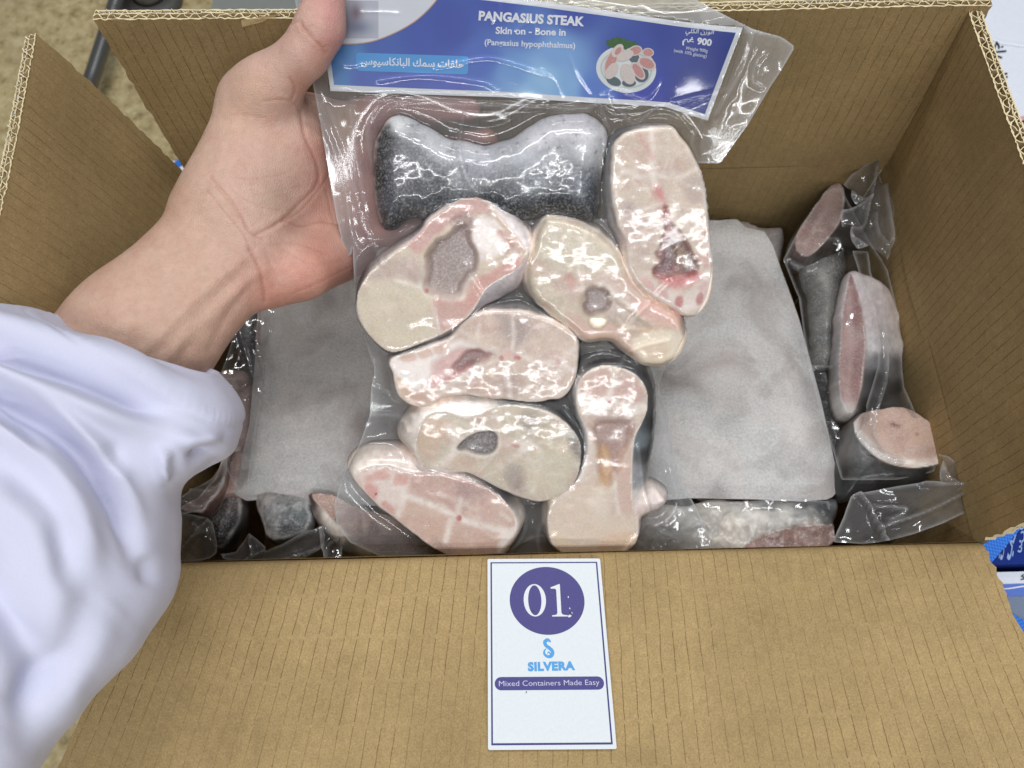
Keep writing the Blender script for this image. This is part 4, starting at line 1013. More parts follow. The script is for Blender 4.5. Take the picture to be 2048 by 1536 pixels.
text_px('lettering', "".join(reversed("\uFE8D\uFEDF\uFEEE\uFEAF\uFEE5 \uFE8D\uFEDC\uFEDF\uFEDC\uFEE0\uFEF2".replace("\uFE8D\uFEDC\uFEDF","\uFE8D\uFEDF"))), (1370,66), (1423,71), (2,-9), M_LW, lab, bagplace, .0005, .008)
text_px('lettering', '900', (1391.5,89), (1419,94), (2,-12.5), M_LW, lab, bagplace, .0005, .045)
text_px('lettering', "\uFEE2\uFECF", (1364,84), (1386,87), (2,-11.5), M_LW, lab, bagplace, .0005, .035)
text_px('lettering', 'Weight 900g', (1370,99.5), (1412,107), (1,-6.5), M_LW, lab, bagplace, .0005, .0)
text_px('lettering', '(with 10% glazing)', (1347,104), (1410,117), (1,-6.5), M_LW, lab, bagplace, .0005, .0)
# blurred-looking emblem and small vertical print on the white panel
M_MUT = plain('muted_red_print', S(150,130,148), .5, .3); M_MUT2 = plain('muted_blue_print', S(150,162,186), .5, .3); M_DNAVY = plain('dark_navy_print', S(46,62,96), .5, .3)
nE = 60; xx, yy = np.meshgrid(np.linspace(682,757,nE), np.linspace(2,77,nE), indexing='ij'); pe = np.stack([xx.ravel(), yy.ravel()], 1)
cE = np.tile(S(206,208,220), (len(pe),1))
def soft(cx, cy, rx, ry, col, al):
    global cE
    a = al*np.exp(-(((pe[:,0]-cx)/rx)**2+((pe[:,1]-cy)/ry)**2)); cE = cE*(1-a[:,None]) + S(*col)*a[:,None]
soft(716,55,30,16,(128,140,170),.85); soft(712,26,13,20,(134,110,130),.85); soft(688,46,9,28,(120,116,150),.7)
mesh('emblem', bagplace(pe, .0004), gridfaces(nE, nE)[:, ::-1], M_PRINT, lab, attrs={'Col': cE*.9})
fill_px('emblem_tip', [(676,60),(682,55),(683,74),(679,76),(674,67)], M_DNAVY, lab, bagplace, .0004)
# printed dish of steaks
M_PLATE = plain('print_plate', S(226,230,230), .45, .4, .02); M_PSH = plain('print_plate_tone', S(196,204,206), .45, .4); M_GREENP = plain('print_parsley', S(64,104,58), .5, .3, .35, 1400)
M_PK = plain('print_pink', S(206,150,146), .5, .3, .12, 1200); M_PL = plain('print_pale', S(222,208,202), .5, .3, .08, 1200); M_PD = plain('print_dark_skin', S(96,110,116), .5, .3, .1, 1200)
def Z3(L): return np.array([(1080+x/3.938, y/3.938) for x, y in L])
fill_px('plate', Z3(ell(678,545,237,185,.12,50)), M_PLATE, lab, bagplace, .0003)
ring_px('plate_rim', Z3(ell(678,545,205,152,.12,50)), Z3(ell(678,545,190,138,.12,50)), M_PSH, lab, bagplace, .00036)
for i, (cx, cy, r) in enumerate(((560,340,36),(600,320,34),(640,330,40),(690,350,38),(735,355,34),(600,355,34),(670,365,30))):
    e = ell(cx, cy, r, r*.85, 0, 16); e += rng.normal(0, 4.5, e.shape); fill_px('parsley', Z3(e), M_GREENP, lab, bagplace, .00040+i*2e-5)
for i, (cx, cy, rx, ry, ro, m) in enumerate(((800,590,55,60,.2,M_PD),(580,640,60,35,.4,M_PD),(700,655,55,30,0,M_PD),(740,455,40,40,0,M_PD),(560,480,110,44,-1.15,M_PK),(610,400,60,36,-.9,M_PL),(750,400,55,40,-.25,M_PK),(850,415,46,36,.1,M_PK),(670,440,70,38,-.4,M_PL),(840,500,75,48,.45,M_PK),(565,560,72,42,-1.0,M_PL),(770,560,80,40,.95,M_PK),(690,585,85,54,1.2,M_PL))):
    o = ell(cx, cy, rx, ry, ro, 26); fill_px('printed_steak', Z3(o), M_PL if m is M_PK else m, lab, bagplace, .00056+i*3e-5)
    if m is M_PK: fill_px('printed_flesh', Z3(ell(cx, cy, rx*.82, ry*.78, ro, 22)), M_PK, lab, bagplace, .000575+i*3e-5)
    elif m is M_PL: fill_px('printed_flesh', Z3(ell(cx+4, cy+4, rx*.6, ry*.55, ro, 18)), M_PK if i % 2 else M_PL, lab, bagplace, .000575+i*3e-5)

# ------------------------------------------------------------------ the vacuum film: a membrane drawn tight over what it holds
OUT = np.array([(584,-60),(590,0),(618,130),(640,240),(655,330),(672,430),(690,509),(703,512),(705,490),(709,560),(714,610),(730,680),(750,738),(742,780),(740,830),(722,880),(702,925),(684,955),(668,1010),(674,1050),(700,1085),(760,1112),(880,1130),(1000,1135),(1120,1125),(1280,1122),(1425,1112),(1416,1070),(1395,1020),(1365,965),(1347,900),(1332,820),(1316,775),(1335,715),(1370,645),(1402,590),(1414,540),(1414,480),(1408,400),(1395,345),(1387,326),(1440,327),(1492,250),(1530,180),(1578,99),(1552,80),(1500,61),(1440,26),(1392,0),(1340,-60)], float)
OUTuv = resample(BAG.uv(OUT), 420, True)
res = .00105
lo = OUTuv.min(0)-res; hi = OUTuv.max(0)+res
xs = np.arange(lo[0], hi[0]+res, res); ys = np.arange(lo[1], hi[1]+res, res)
X, Y = np.meshgrid(xs, ys, indexing='ij'); Q = np.stack([X.ravel(), Y.ravel()], 1); shp = X.shape
obs = np.full(len(Q), .0002); obs2 = np.full(len(Q), .0002)
for p, _, _ in ST:
    m = (Q[:,0] > p.P[:,0].min()) & (Q[:,0] < p.P[:,0].max()) & (Q[:,1] > p.P[:,1].min()) & (Q[:,1] < p.P[:,1].max())
    obs[m] = np.maximum(obs[m], p.height(Q[m]) + .0006)
    ii = np.where(m)[0]; ins = inside(Q[ii], p.P); do = dist_poly(Q[ii][ins], p.P)
    obs2[ii[ins]] = np.maximum(obs2[ii[ins]], p.bot*np.sqrt(np.clip(1-(1-np.clip(do/.006,0,1))**2, 0, 1)) + .0006)
pxg = BAG.px(Q)
labp = np.vstack([LT, LB[::-1]]); inl = inside(pxg, labp)
obs[inl] = np.maximum(obs[inl], LABH + .0012 + .010*np.clip((pxg[inl,0]-1330)/150, 0, 1)**2)
ins = inside(Q, OUTuv); 
def membrane(ob, it=420, k=.0):
    o = ob.reshape(shp); u = o.copy(); inn = ins.reshape(shp)
    for i in range(it):
        v = u.copy()
        v[1:-1,1:-1] = .25*(u[2:,1:-1]+u[:-2,1:-1]+u[1:-1,2:]+u[1:-1,:-2])
        u = np.maximum(o, .985*v) if i < it-6 else np.maximum(o, v)
        u = np.where(inn, u, o)
    return u.ravel()
u = membrane(obs, 160); u2 = membrane(obs2, 160)
dO = dist_poly(Q, OUTuv)
free = np.clip((u-obs)/.0012, 0, 1)*1.0
flat = (obs < .0008)
# pleats and creases in the free film
CRE = [([(640,230),(668,300),(690,380),(705,470),(720,500)],.0012,3.5),([(655,215),(690,300),(715,400),(738,470),(770,520)],.0013,3),([(700,215),(715,330),(735,440)],.0010,4),([(760,205),(735,260),(745,330)],.0011,5),([(700,200),(880,210),(1100,216),(1190,214)],.0012,4),([(800,196),(1000,212),(1180,222)],.0009,3),
       ([(1180,200),(1205,225),(1215,260)],.0018,4),([(1225,190),(1240,222),(1262,250)],.0016,4),([(1330,205),(1300,225),(1270,250)],.0016,3),([(1400,245),(1380,290),(1395,325)],.0014,4),([(1345,205),(1430,185)],.0010,3),([(1350,222),(1450,180)],.0009,3),([(1500,70),(1480,140),(1430,230)],.0013,5),([(1520,110),(1505,130),(1500,165),(1515,175)],.0012,4),
       ([(930,215),(920,290),(938,360),(960,390)],.0014,2.5),([(1205,250),(1210,330),(1215,440)],.0014,4),([(875,590),(880,640),(893,690),(897,710)],.0010,2.5),([(945,548),(965,580),(980,595)],.0009,2.5),([(1060,480),(1080,440),(1095,430)],.0012,3),([(1040,520),(1060,490)],.001,3),
       ([(745,770),(790,790),(830,800)],.0010,4),([(740,830),(800,830),(820,850)],.0010,5),([(690,960),(720,1000),(730,1060)],.0014,5),([(700,935),(705,1000),(735,1020)],.0011,4),
       ([(1270,880),(1290,1000),(1310,1050),(1360,1080)],.0014,4),([(1300,960),(1340,1010),(1400,1050)],.0013,4),([(1300,1040),(1260,1060),(1240,1090)],.0010,3),([(1310,780),(1330,860),(1345,960),(1380,1050)],.0012,6),([(1045,1005),(1050,1060),(1020,1100)],.0012,4),([(1095,1010),(1075,1060),(1080,1110)],.0011,4),([(1010,1095),(1060,1075),(1110,1052)],.0008,3),
       ([(1230,735),(1260,690),(1330,670)],.0010,3),([(1330,560),(1300,590),(1250,640)],.0009,3),([(660,95),(690,130),(730,125)],.0007,3),([(1080,140),(1110,155),(1130,195)],.0008,2.5),([(1140,110),(1160,150),(1190,195)],.0007,2.5),([(870,135),(960,115),(1010,120),(1090,145)],.0009,4),([(760,160),(850,150),(960,162),(990,175)],.0009,5),([(1205,185),(1240,175),(1280,195),(1300,190),(1320,160)],.0010,3),([(720,20),(800,22)],.0006,3),([(985,45),(1000,20),(1000,0)],.0007,2.5),([(1030,60),(1060,40),(1075,60)],.0007,2.5)]
cr_ = np.zeros(len(Q)); crh = np.zeros(len(Q))
for P, a, wd in CRE:
    sd = dist_poly(pxg, smooth_open(P, 30), False); e = np.exp(-(sd/wd)**2); cr_ += a*e; crh = np.maximum(crh, e)
wr = fbm(Q[:,0]*50, Q[:,1]*75, 3, 2)*.0011*np.clip(free+flat*1.0, 0, 1)*np.clip(dO/.006, 0, 1)*(~inl)
wr2 = fbm(Q[:,0]*40, Q[:,1]*40, 1, 2)*.0008*inl
uf = u + cr_*np.where(inl, .5, 1.0) + np.maximum(wr, -.0002) + np.maximum(wr2, -.0004) + .010*np.clip((pxg[:,0]-1400)/150, 0, 1)**2*(pxg[:,1] < 330)
lap = np.abs(np.gradient(np.gradient(u.reshape(shp), axis=0), axis=0) + np.gradient(np.gradient(u.reshape(shp), axis=1), axis=1)).ravel()
hz = .30*np.exp(-(dO/.0009)**2) + .06*np.exp(-(dO/.006)**2) + np.where(inl, .03, .09)*crh + np.where(inl, .01, .04)*np.clip(fbm(Q[:,0]*60, Q[:,1]*60, 2, 4), 0, 1)
hz += np.clip((lap-.0003)/.0006, 0, 1)*.10*(~inl)
hz += .22*((pxg[:,0] > 1040) & (~inl) & (pxg[:,1] < 80) & (pxg[:,1] < (pxg[:,0]-1080)*.16+2))      # frosted seal strip above the sheet
hz += .03*flat*(~inl) + .07*np.clip(dO/.002, 0, 1)*sm(.004, .0015, obs)*(~inl) + .08*(pxg[:,0] > 1400)*(pxg[:,1] < 330)*(~inl) + .05*(pxg[:,0] < 715)*(~inl)
bub = np.where(inl, .03, np.clip((obs > .004)*1.0, .10, 1))
def filmmesh(name, h, mat, parent, hz, bub):
    cin = inside(np.stack([(X[:-1,:-1]+res/2).ravel(), (Y[:-1,:-1]+res/2).ravel()], 1), OUTuv)
    Fq = gridfaces(*shp)[cin]; us = np.unique(Fq); mp = np.full(len(Q), -1); mp[us] = np.arange(len(us)); Fq = mp[Fq]; q = Q[us].copy()
    e = np.concatenate([Fq[:,[0,1]], Fq[:,[1,2]], Fq[:,[2,3]], Fq[:,[3,0]]]); es = np.sort(e, 1)
    key = es[:,0].astype(np.int64)*len(q)+es[:,1]; uu, inv, cnt = np.unique(key, return_inverse=True, return_counts=True)
    bv = np.unique(e[cnt[inv] == 1]); d, p = dist_poly(q[bv], OUTuv, True, True); q[bv] = p
    H = hz[us].copy(); H[bv] = np.maximum(H[bv], .35)
    return mesh(name, BAG.w(q, h[us]), Fq, mat, parent, attrs={'haze': H, 'bub': bub[us]})
bag = empty('vacuum_bag', BAG.O, 'clear vacuum bag of frozen fish steaks held up in the left hand', 'bag')
filmmesh('front_film', uf, M_FILM, bag, hz, bub)
filmmesh('back_film', -u2*.95 - .0004 + .010*np.clip((pxg[:,0]-1400)/150, 0, 1)**2*(pxg[:,1] < 330), M_FILMB, bag, .35*hz, bub*0+.1)

# ------------------------------------------------------------------ what lies in the carton
TRAY = Frame((0, .13, RIM-.056), (0, -.05, 1))
G2 = 'fish pieces in the bags inside the box'
KI = np.array([1.12, 1.12, 1.10])
def inbox(label, outer, face, skin, ops, z=0.0, top=.014, bot=.016, name='fish_piece', **kw):
    p_ = Piece(TRAY, outer, face, ka=KI, zmid=z, top=top, bot=bot, ops=ops, skin=skin, **kw); p_.gam = 0 if kw.get('seed') == 16 else .3
    p_.build(name, label, 'fish piece', G2, res=.0008)
pk = [('mott',(186,140,132),22.,.05,.5,.6,1),('mott',(206,176,166),16.,.12,.5,.5,3)]
inbox('dull pink steak in the far right corner of the box', C_([(60,440),(75,370),(130,290),(190,200),(250,140),(310,128),(370,150),(420,200),(440,300),(430,400),(330,430),(250,460),(190,495),(120,510),(68,480)]),
  C_([(66,440),(80,370),(140,290),(200,200),(260,145),(295,155),(302,220),(282,320),(240,390),(185,455),(130,498),(76,470)]),
  [(C_([(350,200)])[0],(62,60,58)),(C_([(400,380)])[0],(58,57,56)),(C_([(60,440)])[0],(120,96,92)),(C_([(200,500)])[0],(84,76,74))],
  [('base',(176,142,136))]+pk+[('mott',(140,104,100),40.,.1,.5,.6,2),('blob',C_([(100,380),(170,300),(200,360),(130,440)]),(150,108,106),12,.6),('line',C_([(250,180),(200,300),(120,440)]),4,(206,176,168),.5),('blob',C_([(210,210),(280,180),(280,260),(220,280)]),(196,164,156),10,.6)], z=.012, seed=11)
Piece(TRAY, C_([(118,530),(180,480),(260,445),(330,440),(348,520),(330,620),(312,720),(292,820),(282,900),(276,1005),(180,1002),(170,900),(165,780),(150,650)]), None, ka=KI, zmid=.004, top=.014, bot=.016, edge=.016, seed=12,
  ops=[('base',(100,100,100)),('grad',[(C_([(150,600)])[0],(120,118,114)),(C_([(210,600)])[0],(150,146,140)),(C_([(220,800)])[0],(132,130,126)),(C_([(300,600)])[0],(74,74,76)),(C_([(270,850)])[0],(84,84,86)),(C_([(320,470)])[0],(60,60,62)),(C_([(230,980)])[0],(120,116,112))]),('mott',(60,60,62),12.,.2,.6,.5,2)]).build('fish_piece', 'grey skin tail piece lying beside the right edge of the paper', 'fish piece', G2, res=.0008)
Piece(TRAY, C_([(180,1020),(275,1020),(292,1200),(330,1300),(305,1500),(250,1420),(215,1190)]), None, ka=KI, zmid=-.006, top=.010, bot=.016, edge=.012, seed=13,
  ops=[('base',(50,52,58)),('mott',(78,80,86),14.,.1,.6,.6,2)]).build('fish_piece', 'dark skinned piece sunk between the paper and the big white-sided steak', 'fish piece', G2, res=.0008)
inbox('large steak on edge with white to black skin against the right wall', C_([(345,542),(430,545),(520,580),(575,650),(610,760),(630,900),(634,1030),(622,1160),(600,1225),(500,1245),(400,1245),(370,1268),(310,1252),(284,1180),(274,1060),(283,900),(293,760),(318,640)]),
  C_([(348,570),(374,650),(398,760),(413,900),(404,1020),(388,1150),(362,1240),(326,1232),(300,1165),(293,1050),(302,890),(313,750),(334,640)]),
  [(C_([(420,600)])[0],(236,222,224)),(C_([(480,750)])[0],(230,212,214)),(C_([(580,760)])[0],(220,208,206)),(C_([(470,920)])[0],(226,218,220)),(C_([(600,900)])[0],(206,198,198)),(C_([(480,1000)])[0],(150,148,154)),(C_([(590,1010)])[0],(110,110,116)),(C_([(470,1090)])[0],(74,76,82)),(C_([(590,1130)])[0],(56,58,62)),(C_([(450,1220)])[0],(50,52,56)),(C_([(300,1250)])[0],(200,192,188))],
  [('base',(190,142,140))]+pk+[('blob',C_([(340,560),(380,680),(395,800),(340,820),(320,700)]),(170,106,108),12,.7),('blob',C_([(300,1200),(370,1200),(360,1255),(310,1245)]),(214,200,196),8,.8),('line',C_([(345,640),(340,800),(350,1000),(330,1180)]),5,(220,190,184),.5),('blob',C_([(300,850),(350,830),(380,900),(340,960)]),(206,166,160),10,.6),('blob',C_([(350,980),(400,960),(390,1090),(340,1120)]),(172,112,110),14,.5)], z=.020, top=.010, seed=14)
inbox('pink faced steak with dark skin and white rim in the near right corner', [(1690,850),(1712,835),(1752,828),(1792,826),(1826,844),(1850,870),(1868,905),(1873,930),(1848,955),(1842,982),(1800,982),(1755,988),(1715,994),(1678,1002),(1669,960),(1671,915),(1678,880)],
  C_([(350,1290),(400,1252),(500,1240),(600,1236),(680,1280),(740,1340),(783,1420),(790,1478),(756,1506),(700,1520),(600,1522),(500,1495),(430,1448),(372,1390),(348,1330)]),
  [((1700,960),(62,64,66)),((1760,970),(54,56,58)),((1830,965),(46,48,50)),((1680,900),(120,116,116)),((1870,925),(222,210,202)),((1800,830),(206,180,172))],
  [('base',(204,166,150))]+pk+[('line',C_([(360,1350),(440,1440),(560,1500),(700,1512),(780,1490)]),6,(236,226,214),.9),('line',C_([(352,1290),(380,1400),(460,1470)]),4,(228,214,204),.7),('ell',(C_([(650,1362)])[0]+(5,4,0)),(150,56,52),.4,.9),('line',C_([(530,1320),(560,1330)]),3,(150,84,74),.8),('blob',C_([(600,1260),(700,1310),(760,1400),(680,1440),(600,1380)]),(214,178,154),14,.6)], z=.016, top=.016, seed=15)
inbox('long white skinned piece with pimpled shine along the near wall', D_([(-260,420),(-100,330),(100,330),(220,345),(300,320),(400,300),(520,308),(640,300),(760,288),(850,284),(950,290),(1100,290),(1125,340),(1110,420),(1080,480),(1070,590),(900,640),(500,650),(200,640),(-100,640),(-280,600)]),
  D_([(540,600),(640,545),(760,508),(900,488),(1060,486),(1045,600),(900,632),(560,640)]),
  [(D_([(0,450)])[0],(206,198,194)),(D_([(300,380)])[0],(206,198,188)),(D_([(400,520)])[0],(226,216,206)),(D_([(600,400)])[0],(222,216,210)),(D_([(700,330)])[0],(150,150,148)),(D_([(760,420)])[0],(206,202,198)),(D_([(900,320)])[0],(84,88,90)),(D_([(880,420)])[0],(150,152,154)),(D_([(1000,380)])[0],(72,76,80)),(D_([(1050,460)])[0],(80,82,84)),(D_([(900,470)])[0],(190,180,174))],
  [('base',(160,124,116))]+pk[:1], z=.004, top=.016, seed=16, wob=.003)
inbox('brownish pink piece at the left end by the sleeve', E_([(150,560),(250,470),(330,420),(450,300),(500,230),(520,120),(600,50),(640,0),(600,250),(560,400),(480,490),(390,592),(280,590)]), None,
  [(E_([(500,300)])[0],(150,112,100)),(E_([(300,550)])[0],(120,90,84)),(E_([(600,100)])[0],(140,110,104))], [('base',(160,118,104))]+pk+[('mott',(96,66,60),20.,.1,.5,.6,4)], z=.008, seed=17)
inbox('grey skin piece in the near left corner of the box', E_([(405,600),(480,500),(560,392),(690,396),(706,560),(700,650),(640,760),(560,880),(430,870),(410,720)]), None,
  [(E_([(500,600)])[0],(90,88,88)),(E_([(620,500)])[0],(110,100,100)),(E_([(560,800)])[0],(46,46,48))],
  [('base',(90,88,90)),('grad',[(E_([(560,430)])[0],(140,124,120)),(E_([(500,600)])[0],(100,98,98)),(E_([(670,500)])[0],(120,104,102)),(E_([(640,660)])[0],(70,66,68)),(E_([(470,740)])[0],(64,64,66)),(E_([(560,850)])[0],(44,44,46))]),('mott',(60,60,60),14.,.1,.6,.5,2)], z=.002, edge=.014, seed=18)
inbox('silver skinned piece with wet glints under the lower left paper edge', E_([(820,380),(1280,400),(1296,520),(1316,640),(1250,760),(1010,830),(925,815),(885,765),(855,620)]), None,
  [(E_([(850,600)])[0],(190,186,186)),(E_([(1300,600)])[0],(150,150,154)),(E_([(1000,800)])[0],(90,92,94))],
  [('base',(150,152,154)),('grad',[(E_([(900,450)])[0],(176,170,168)),(E_([(1200,450)])[0],(160,160,160)),(E_([(950,600)])[0],(150,154,158)),(E_([(1200,620)])[0],(120,130,134)),(E_([(920,760)])[0],(176,172,172)),(E_([(1100,720)])[0],(104,108,112)),(E_([(860,560)])[0],(196,184,182))]),('mott',(70,76,80),9.,.15,.6,.5,2)], z=.006, edge=.012, seed=19, wob=.003)
inbox('white rimmed brown pink steak behind the lower left of the bag', E_([(1270,400),(1480,400),(1700,500),(2048,600),(2350,700),(2300,930),(2000,950),(1800,940),(1650,930),(1550,890),(1420,740),(1320,620),(1285,500)]),
  E_([(1320,420),(1465,420),(1700,540),(2048,640),(2300,740),(2250,910),(2000,915),(1870,915),(1720,830),(1600,730),(1480,610),(1390,520)]),
  [(E_([(1360,620)])[0],(150,130,124)),(E_([(1450,600)])[0],(226,216,206)),(E_([(1600,760)])[0],(226,214,200)),(E_([(1600,880)])[0],(130,126,126)),(E_([(1800,900)])[0],(206,200,192)),(E_([(1300,500)])[0],(84,64,62))],
  [('base',(186,140,120))]+pk+[('mott',(116,78,64),26.,.0,.5,.7,4)], z=.010, seed=20)
for lab_, P_, c in (('black wrapped tail piece under the wrist',[(470,640),(520,600),(535,640),(522,770),(492,740),(474,700)],(56,58,64)), ('pale pink piece beside the sleeve and the paper',[(436,752),(500,748),(512,800),(505,870),(488,925),(464,915),(440,850)],(176,146,140)), ('brown pink piece below the cuff',[(425,960),(480,900),(505,920),(498,990),(460,1010),(420,1000)],(160,122,112)), ('pink fold of fish seen right under the wrist',[(512,622),(545,600),(548,760),(525,800),(512,720)],(170,140,138))):
    Piece(TRAY, P_, None, ka=KI, zmid=.004, top=.012, bot=.016, edge=.010, seed=21+len(lab_) % 5, ops=[('base',c)]+([('mott',(206,190,184),18.,.1,.5,.5,3),('mott',(120,90,88),26.,.1,.5,.5,1)] if c[0] > 90 else [('mott',(96,100,108),10.,.15,.5,.7,2)])).build('fish_piece', lab_, 'fish piece', G2, res=.0014)
# pieces under the paper: they give it its dark and pale patches and its swell
for i, (cx, cy, rx, ry, ro, c) in enumerate(((600,640,70,110,.1,(84,74,74)),(640,860,90,90,.5,(120,100,98)),(560,900,60,80,0,(180,160,152)),(760,930,80,60,0,(200,180,172)),(1480,560,80,110,.2,(150,140,138)),(1500,760,100,90,-.3,(206,190,182)),(1560,910,90,80,.3,(104,112,116)),(1390,900,80,90,0,(214,200,192)),(1440,690,60,60,0,(180,172,168)),(1050,700,240,220,0,(110,100,100)),(860,560,130,100,.3,(90,84,84)))):
    Piece(TRAY, ell(cx, cy, rx, ry, ro, 14)+np.random.default_rng(i).normal(0, 13, (14,2)), None, ka=KI, zmid=-.010, top=.010, bot=.02, edge=.014, seed=30+i, ops=[('base',c),('mott',(210,200,196),30.,.1,.5,.4,3)]).build('fish_piece', 'fish piece showing as a faint patch through the white paper', 'fish piece', G2, res=.0025)

# sheet of translucent paper over the fish
def paper_mat():
    t = NT('frosted_paper'); n1 = t.noise(620, 4, .8); n2 = t.noise(26, 2); n3 = t.noise(12, 2)
    c = t.mix(1.0, tuple(S(250,249,248)), t.ramp(n1, [(.32, (.74,)*3), (.68, (1.16,)*3)]), 'MULTIPLY')
    c = t.mix(t.maprange(n2, .45, .68, 0, .35), c, tuple(S(226,212,208)))
    c = t.mix(t.maprange(t.noise(1300, 2, .6), .60, .72, 0, .7), c, (.95,.95,.96))  # white speckles put the paper's sparkle into its colour
    c = t.mix(t.maprange(t.noise(19, 3, .6, dist=.6), .48, .72, 0, .58), c, tuple(S(150,128,122)))
    c = t.mix(t.maprange(t.noise(31, 2, .5), .60, .75, 0, .3), c, tuple(S(120,122,126)))
    tr = t.n('BsdfTransparent'); df = t.n('BsdfPrincipled')
    t.set(df, 'Base Color', c); t.set(df, 'Roughness', .42); t.set(df, 'Specular IOR Level', .5); t.set(df, 'Normal', t.bump(n1, .8, .0016))
    mx = t.n('MixShader'); t.set(mx, 0, t.maprange(t.math('ADD', n2, t.math('MULTIPLY', n3, .8)), .65, 1.15, .62, .90)); t.set(mx, 1, tr.outputs[0]); t.set(mx, 2, df.outputs[0])
    t.t.links.new(mx.outputs[0], t.out.inputs[0]); return t.m
PAP = Frame((0, .13, RIM-.043), (0, -.05, 1))
def sheet(name, outline, frame, hfun, mat, label=None, cat=None, res=.0016, hz=None, n=260, smooth_n=None, parent=None):
    P = resample(frame.uv(np.array(outline, float)), n, True) if not smooth_n else smooth_closed(frame.uv(np.array(outline, float)), n)
    lo = P.min(0)-res; hi = P.max(0)+res
    xs = np.arange(lo[0], hi[0]+res, res); ys = np.arange(lo[1], hi[1]+res, res)
    X, Y = np.meshgrid(xs, ys, indexing='ij'); Q = np.stack([X.ravel(), Y.ravel()], 1)
    cin = inside(np.stack([(X[:-1,:-1]+res/2).ravel(), (Y[:-1,:-1]+res/2).ravel()], 1), P)
    Fq = gridfaces(len(xs), len(ys))[cin]; us = np.unique(Fq); mp = np.full(len(Q), -1); mp[us] = np.arange(len(us)); Fq = mp[Fq]; q = Q[us]
    e = np.concatenate([Fq[:,[0,1]], Fq[:,[1,2]], Fq[:,[2,3]], Fq[:,[3,0]]]); es = np.sort(e, 1)
    key = es[:,0].astype(np.int64)*len(q)+es[:,1]; uu, inv, cnt = np.unique(key, return_inverse=True, return_counts=True)
    bv = np.unique(e[cnt[inv] == 1]); d, p = dist_poly(q[bv], P, True, True); q[bv] = p
    do = dist_poly(q, P); do[bv] = 0
    px = frame.px(q)
    h = hfun(q, px, do)
    hazea = (.30*np.exp(-(do/.0012)**2) + .06) if hz is None else hz(q, px, do)
    o = mesh(name, frame.w(q, h), Fq, mat, parent, attrs={'haze': hazea, 'bub': np.full(len(q), .35)})
    if label: tag(o, label, cat)
    return o
sheet('paper_sheet', [(535,440),(800,438),(1100,438),(1420,443),(1475,440),(1490,455),(1528,462),(1545,490),(1562,540),(1597,640),(1640,800),(1674,955),(1672,985),(1660,999),(1600,1004),(1500,1000),(1380,997),(1250,1006),(1100,1010),(900,1012),(640,1013),(600,1008),(570,1003),(530,999),(495,1003),(468,988),(480,930),(500,850),(510,740),(516,640),(524,560)], PAP,
      lambda q, px, do: .0020*fbm(q[:,0]*50, q[:,1]*6, 1, 3) + .0020*fbm(q[:,0]*14, q[:,1]*9, 2, 2) + .004 - .003*np.clip(1-do/.02, 0, 1)**2, paper_mat(), 'translucent white frosted paper sheet spread over the fish inside the box', 'paper')

# loose film of the bags in the carton
G3 = 'vacuum bags packed inside the box'
def crease_fn(cre, amp, sc, seed, base=0.0):
    def f(q, px, do):
        h = base + amp*fbm(q[:,0]*sc, q[:,1]*sc*.7, seed, 3)
        for P, a, wd in cre:
            sd = dist_poly(px, smooth_open(P, 24), False); h = h + a*np.exp(-(sd/wd)**2)
        return h
    return f
def haze_fn(cre, seed, edge=.32, base=.05):
    def f(q, px, do):
        h = base*.6 + edge*np.exp(-(do/.0011)**2) + .10*np.clip(fbm(q[:,0]*70, q[:,1]*70, seed, 3), 0, 1)
        for P, a, wd in cre:
            sd = dist_poly(px, smooth_open(P, 24), False); h = h + .22*np.exp(-(sd/(wd*.6))**2)
        return h
    return f
def film(label, outline, cre, frame, amp=.004, sc=40, seed=0, base=0.0, hb=.05):
    return tag(sheet('bag_film', outline, frame, crease_fn(cre, amp, sc, seed, base), M_FILMX, label, 'bag film', res=.0015, hz=haze_fn(cre, seed, .32, hb)), group=G3)
UP = Frame((0, .13, RIM-.022), (0, -.1, 1))
film('crumpled clear film top of the bag in the far right corner', C_([(330,110),(370,60),(430,20),(485,8),(520,70),(550,140),(575,230),(572,330),(570,400),(545,480),(530,500),(450,440),(380,440),(320,330),(305,258),(360,240),(400,215),(360,170)]),
     [(C_([(440,200),(360,250),(310,262)]),.006,4),(C_([(480,20),(450,200),(410,340),(330,350)]),.008,5),(C_([(530,120),(545,250),(560,400)]),.007,6),(C_([(320,340),(400,420),(530,495)]),.005,4),(C_([(490,250),(500,360),(540,440)]),.006,5),(C_([(340,150),(440,200)]),.005,4)], UP, .008, 60, 1, .004, .20)
film('ribbon of clear film running over the big white-sided steak', C_([(370,440),(450,440),(460,540),(525,690),(548,900),(548,1080),(505,1210),(478,1330),(530,1420),(640,1480),(600,1490),(460,1440),(390,1360),(428,1240),(455,1150),(500,1000),(505,880),(480,720),(420,600)]),
     [(C_([(545,800),(548,1000),(500,1180),(480,1300)]),.003,3),(C_([(385,1040),(430,1200),(395,1340)]),.004,3),(C_([(395,1350),(480,1430),(640,1480)]),.004,3)], UP, .002, 60, 2, .004, .05)
film('clear bag over the pieces along the right wall', C_([(40,470),(130,300),(250,130),(320,110),(440,330),(560,520),(620,760),(640,1100),(720,1290),(800,1440),(790,1520),(600,1560),(330,1560),(240,1280),(170,1020),(120,660)]), [(C_([(230,380),(300,370),(330,430)]),.004,3),(C_([(60,470),(150,505),(240,470)]),.003,3),(C_([(180,1000),(275,1005)]),.003,3)], UP, .002, 50, 3, .000, .005)
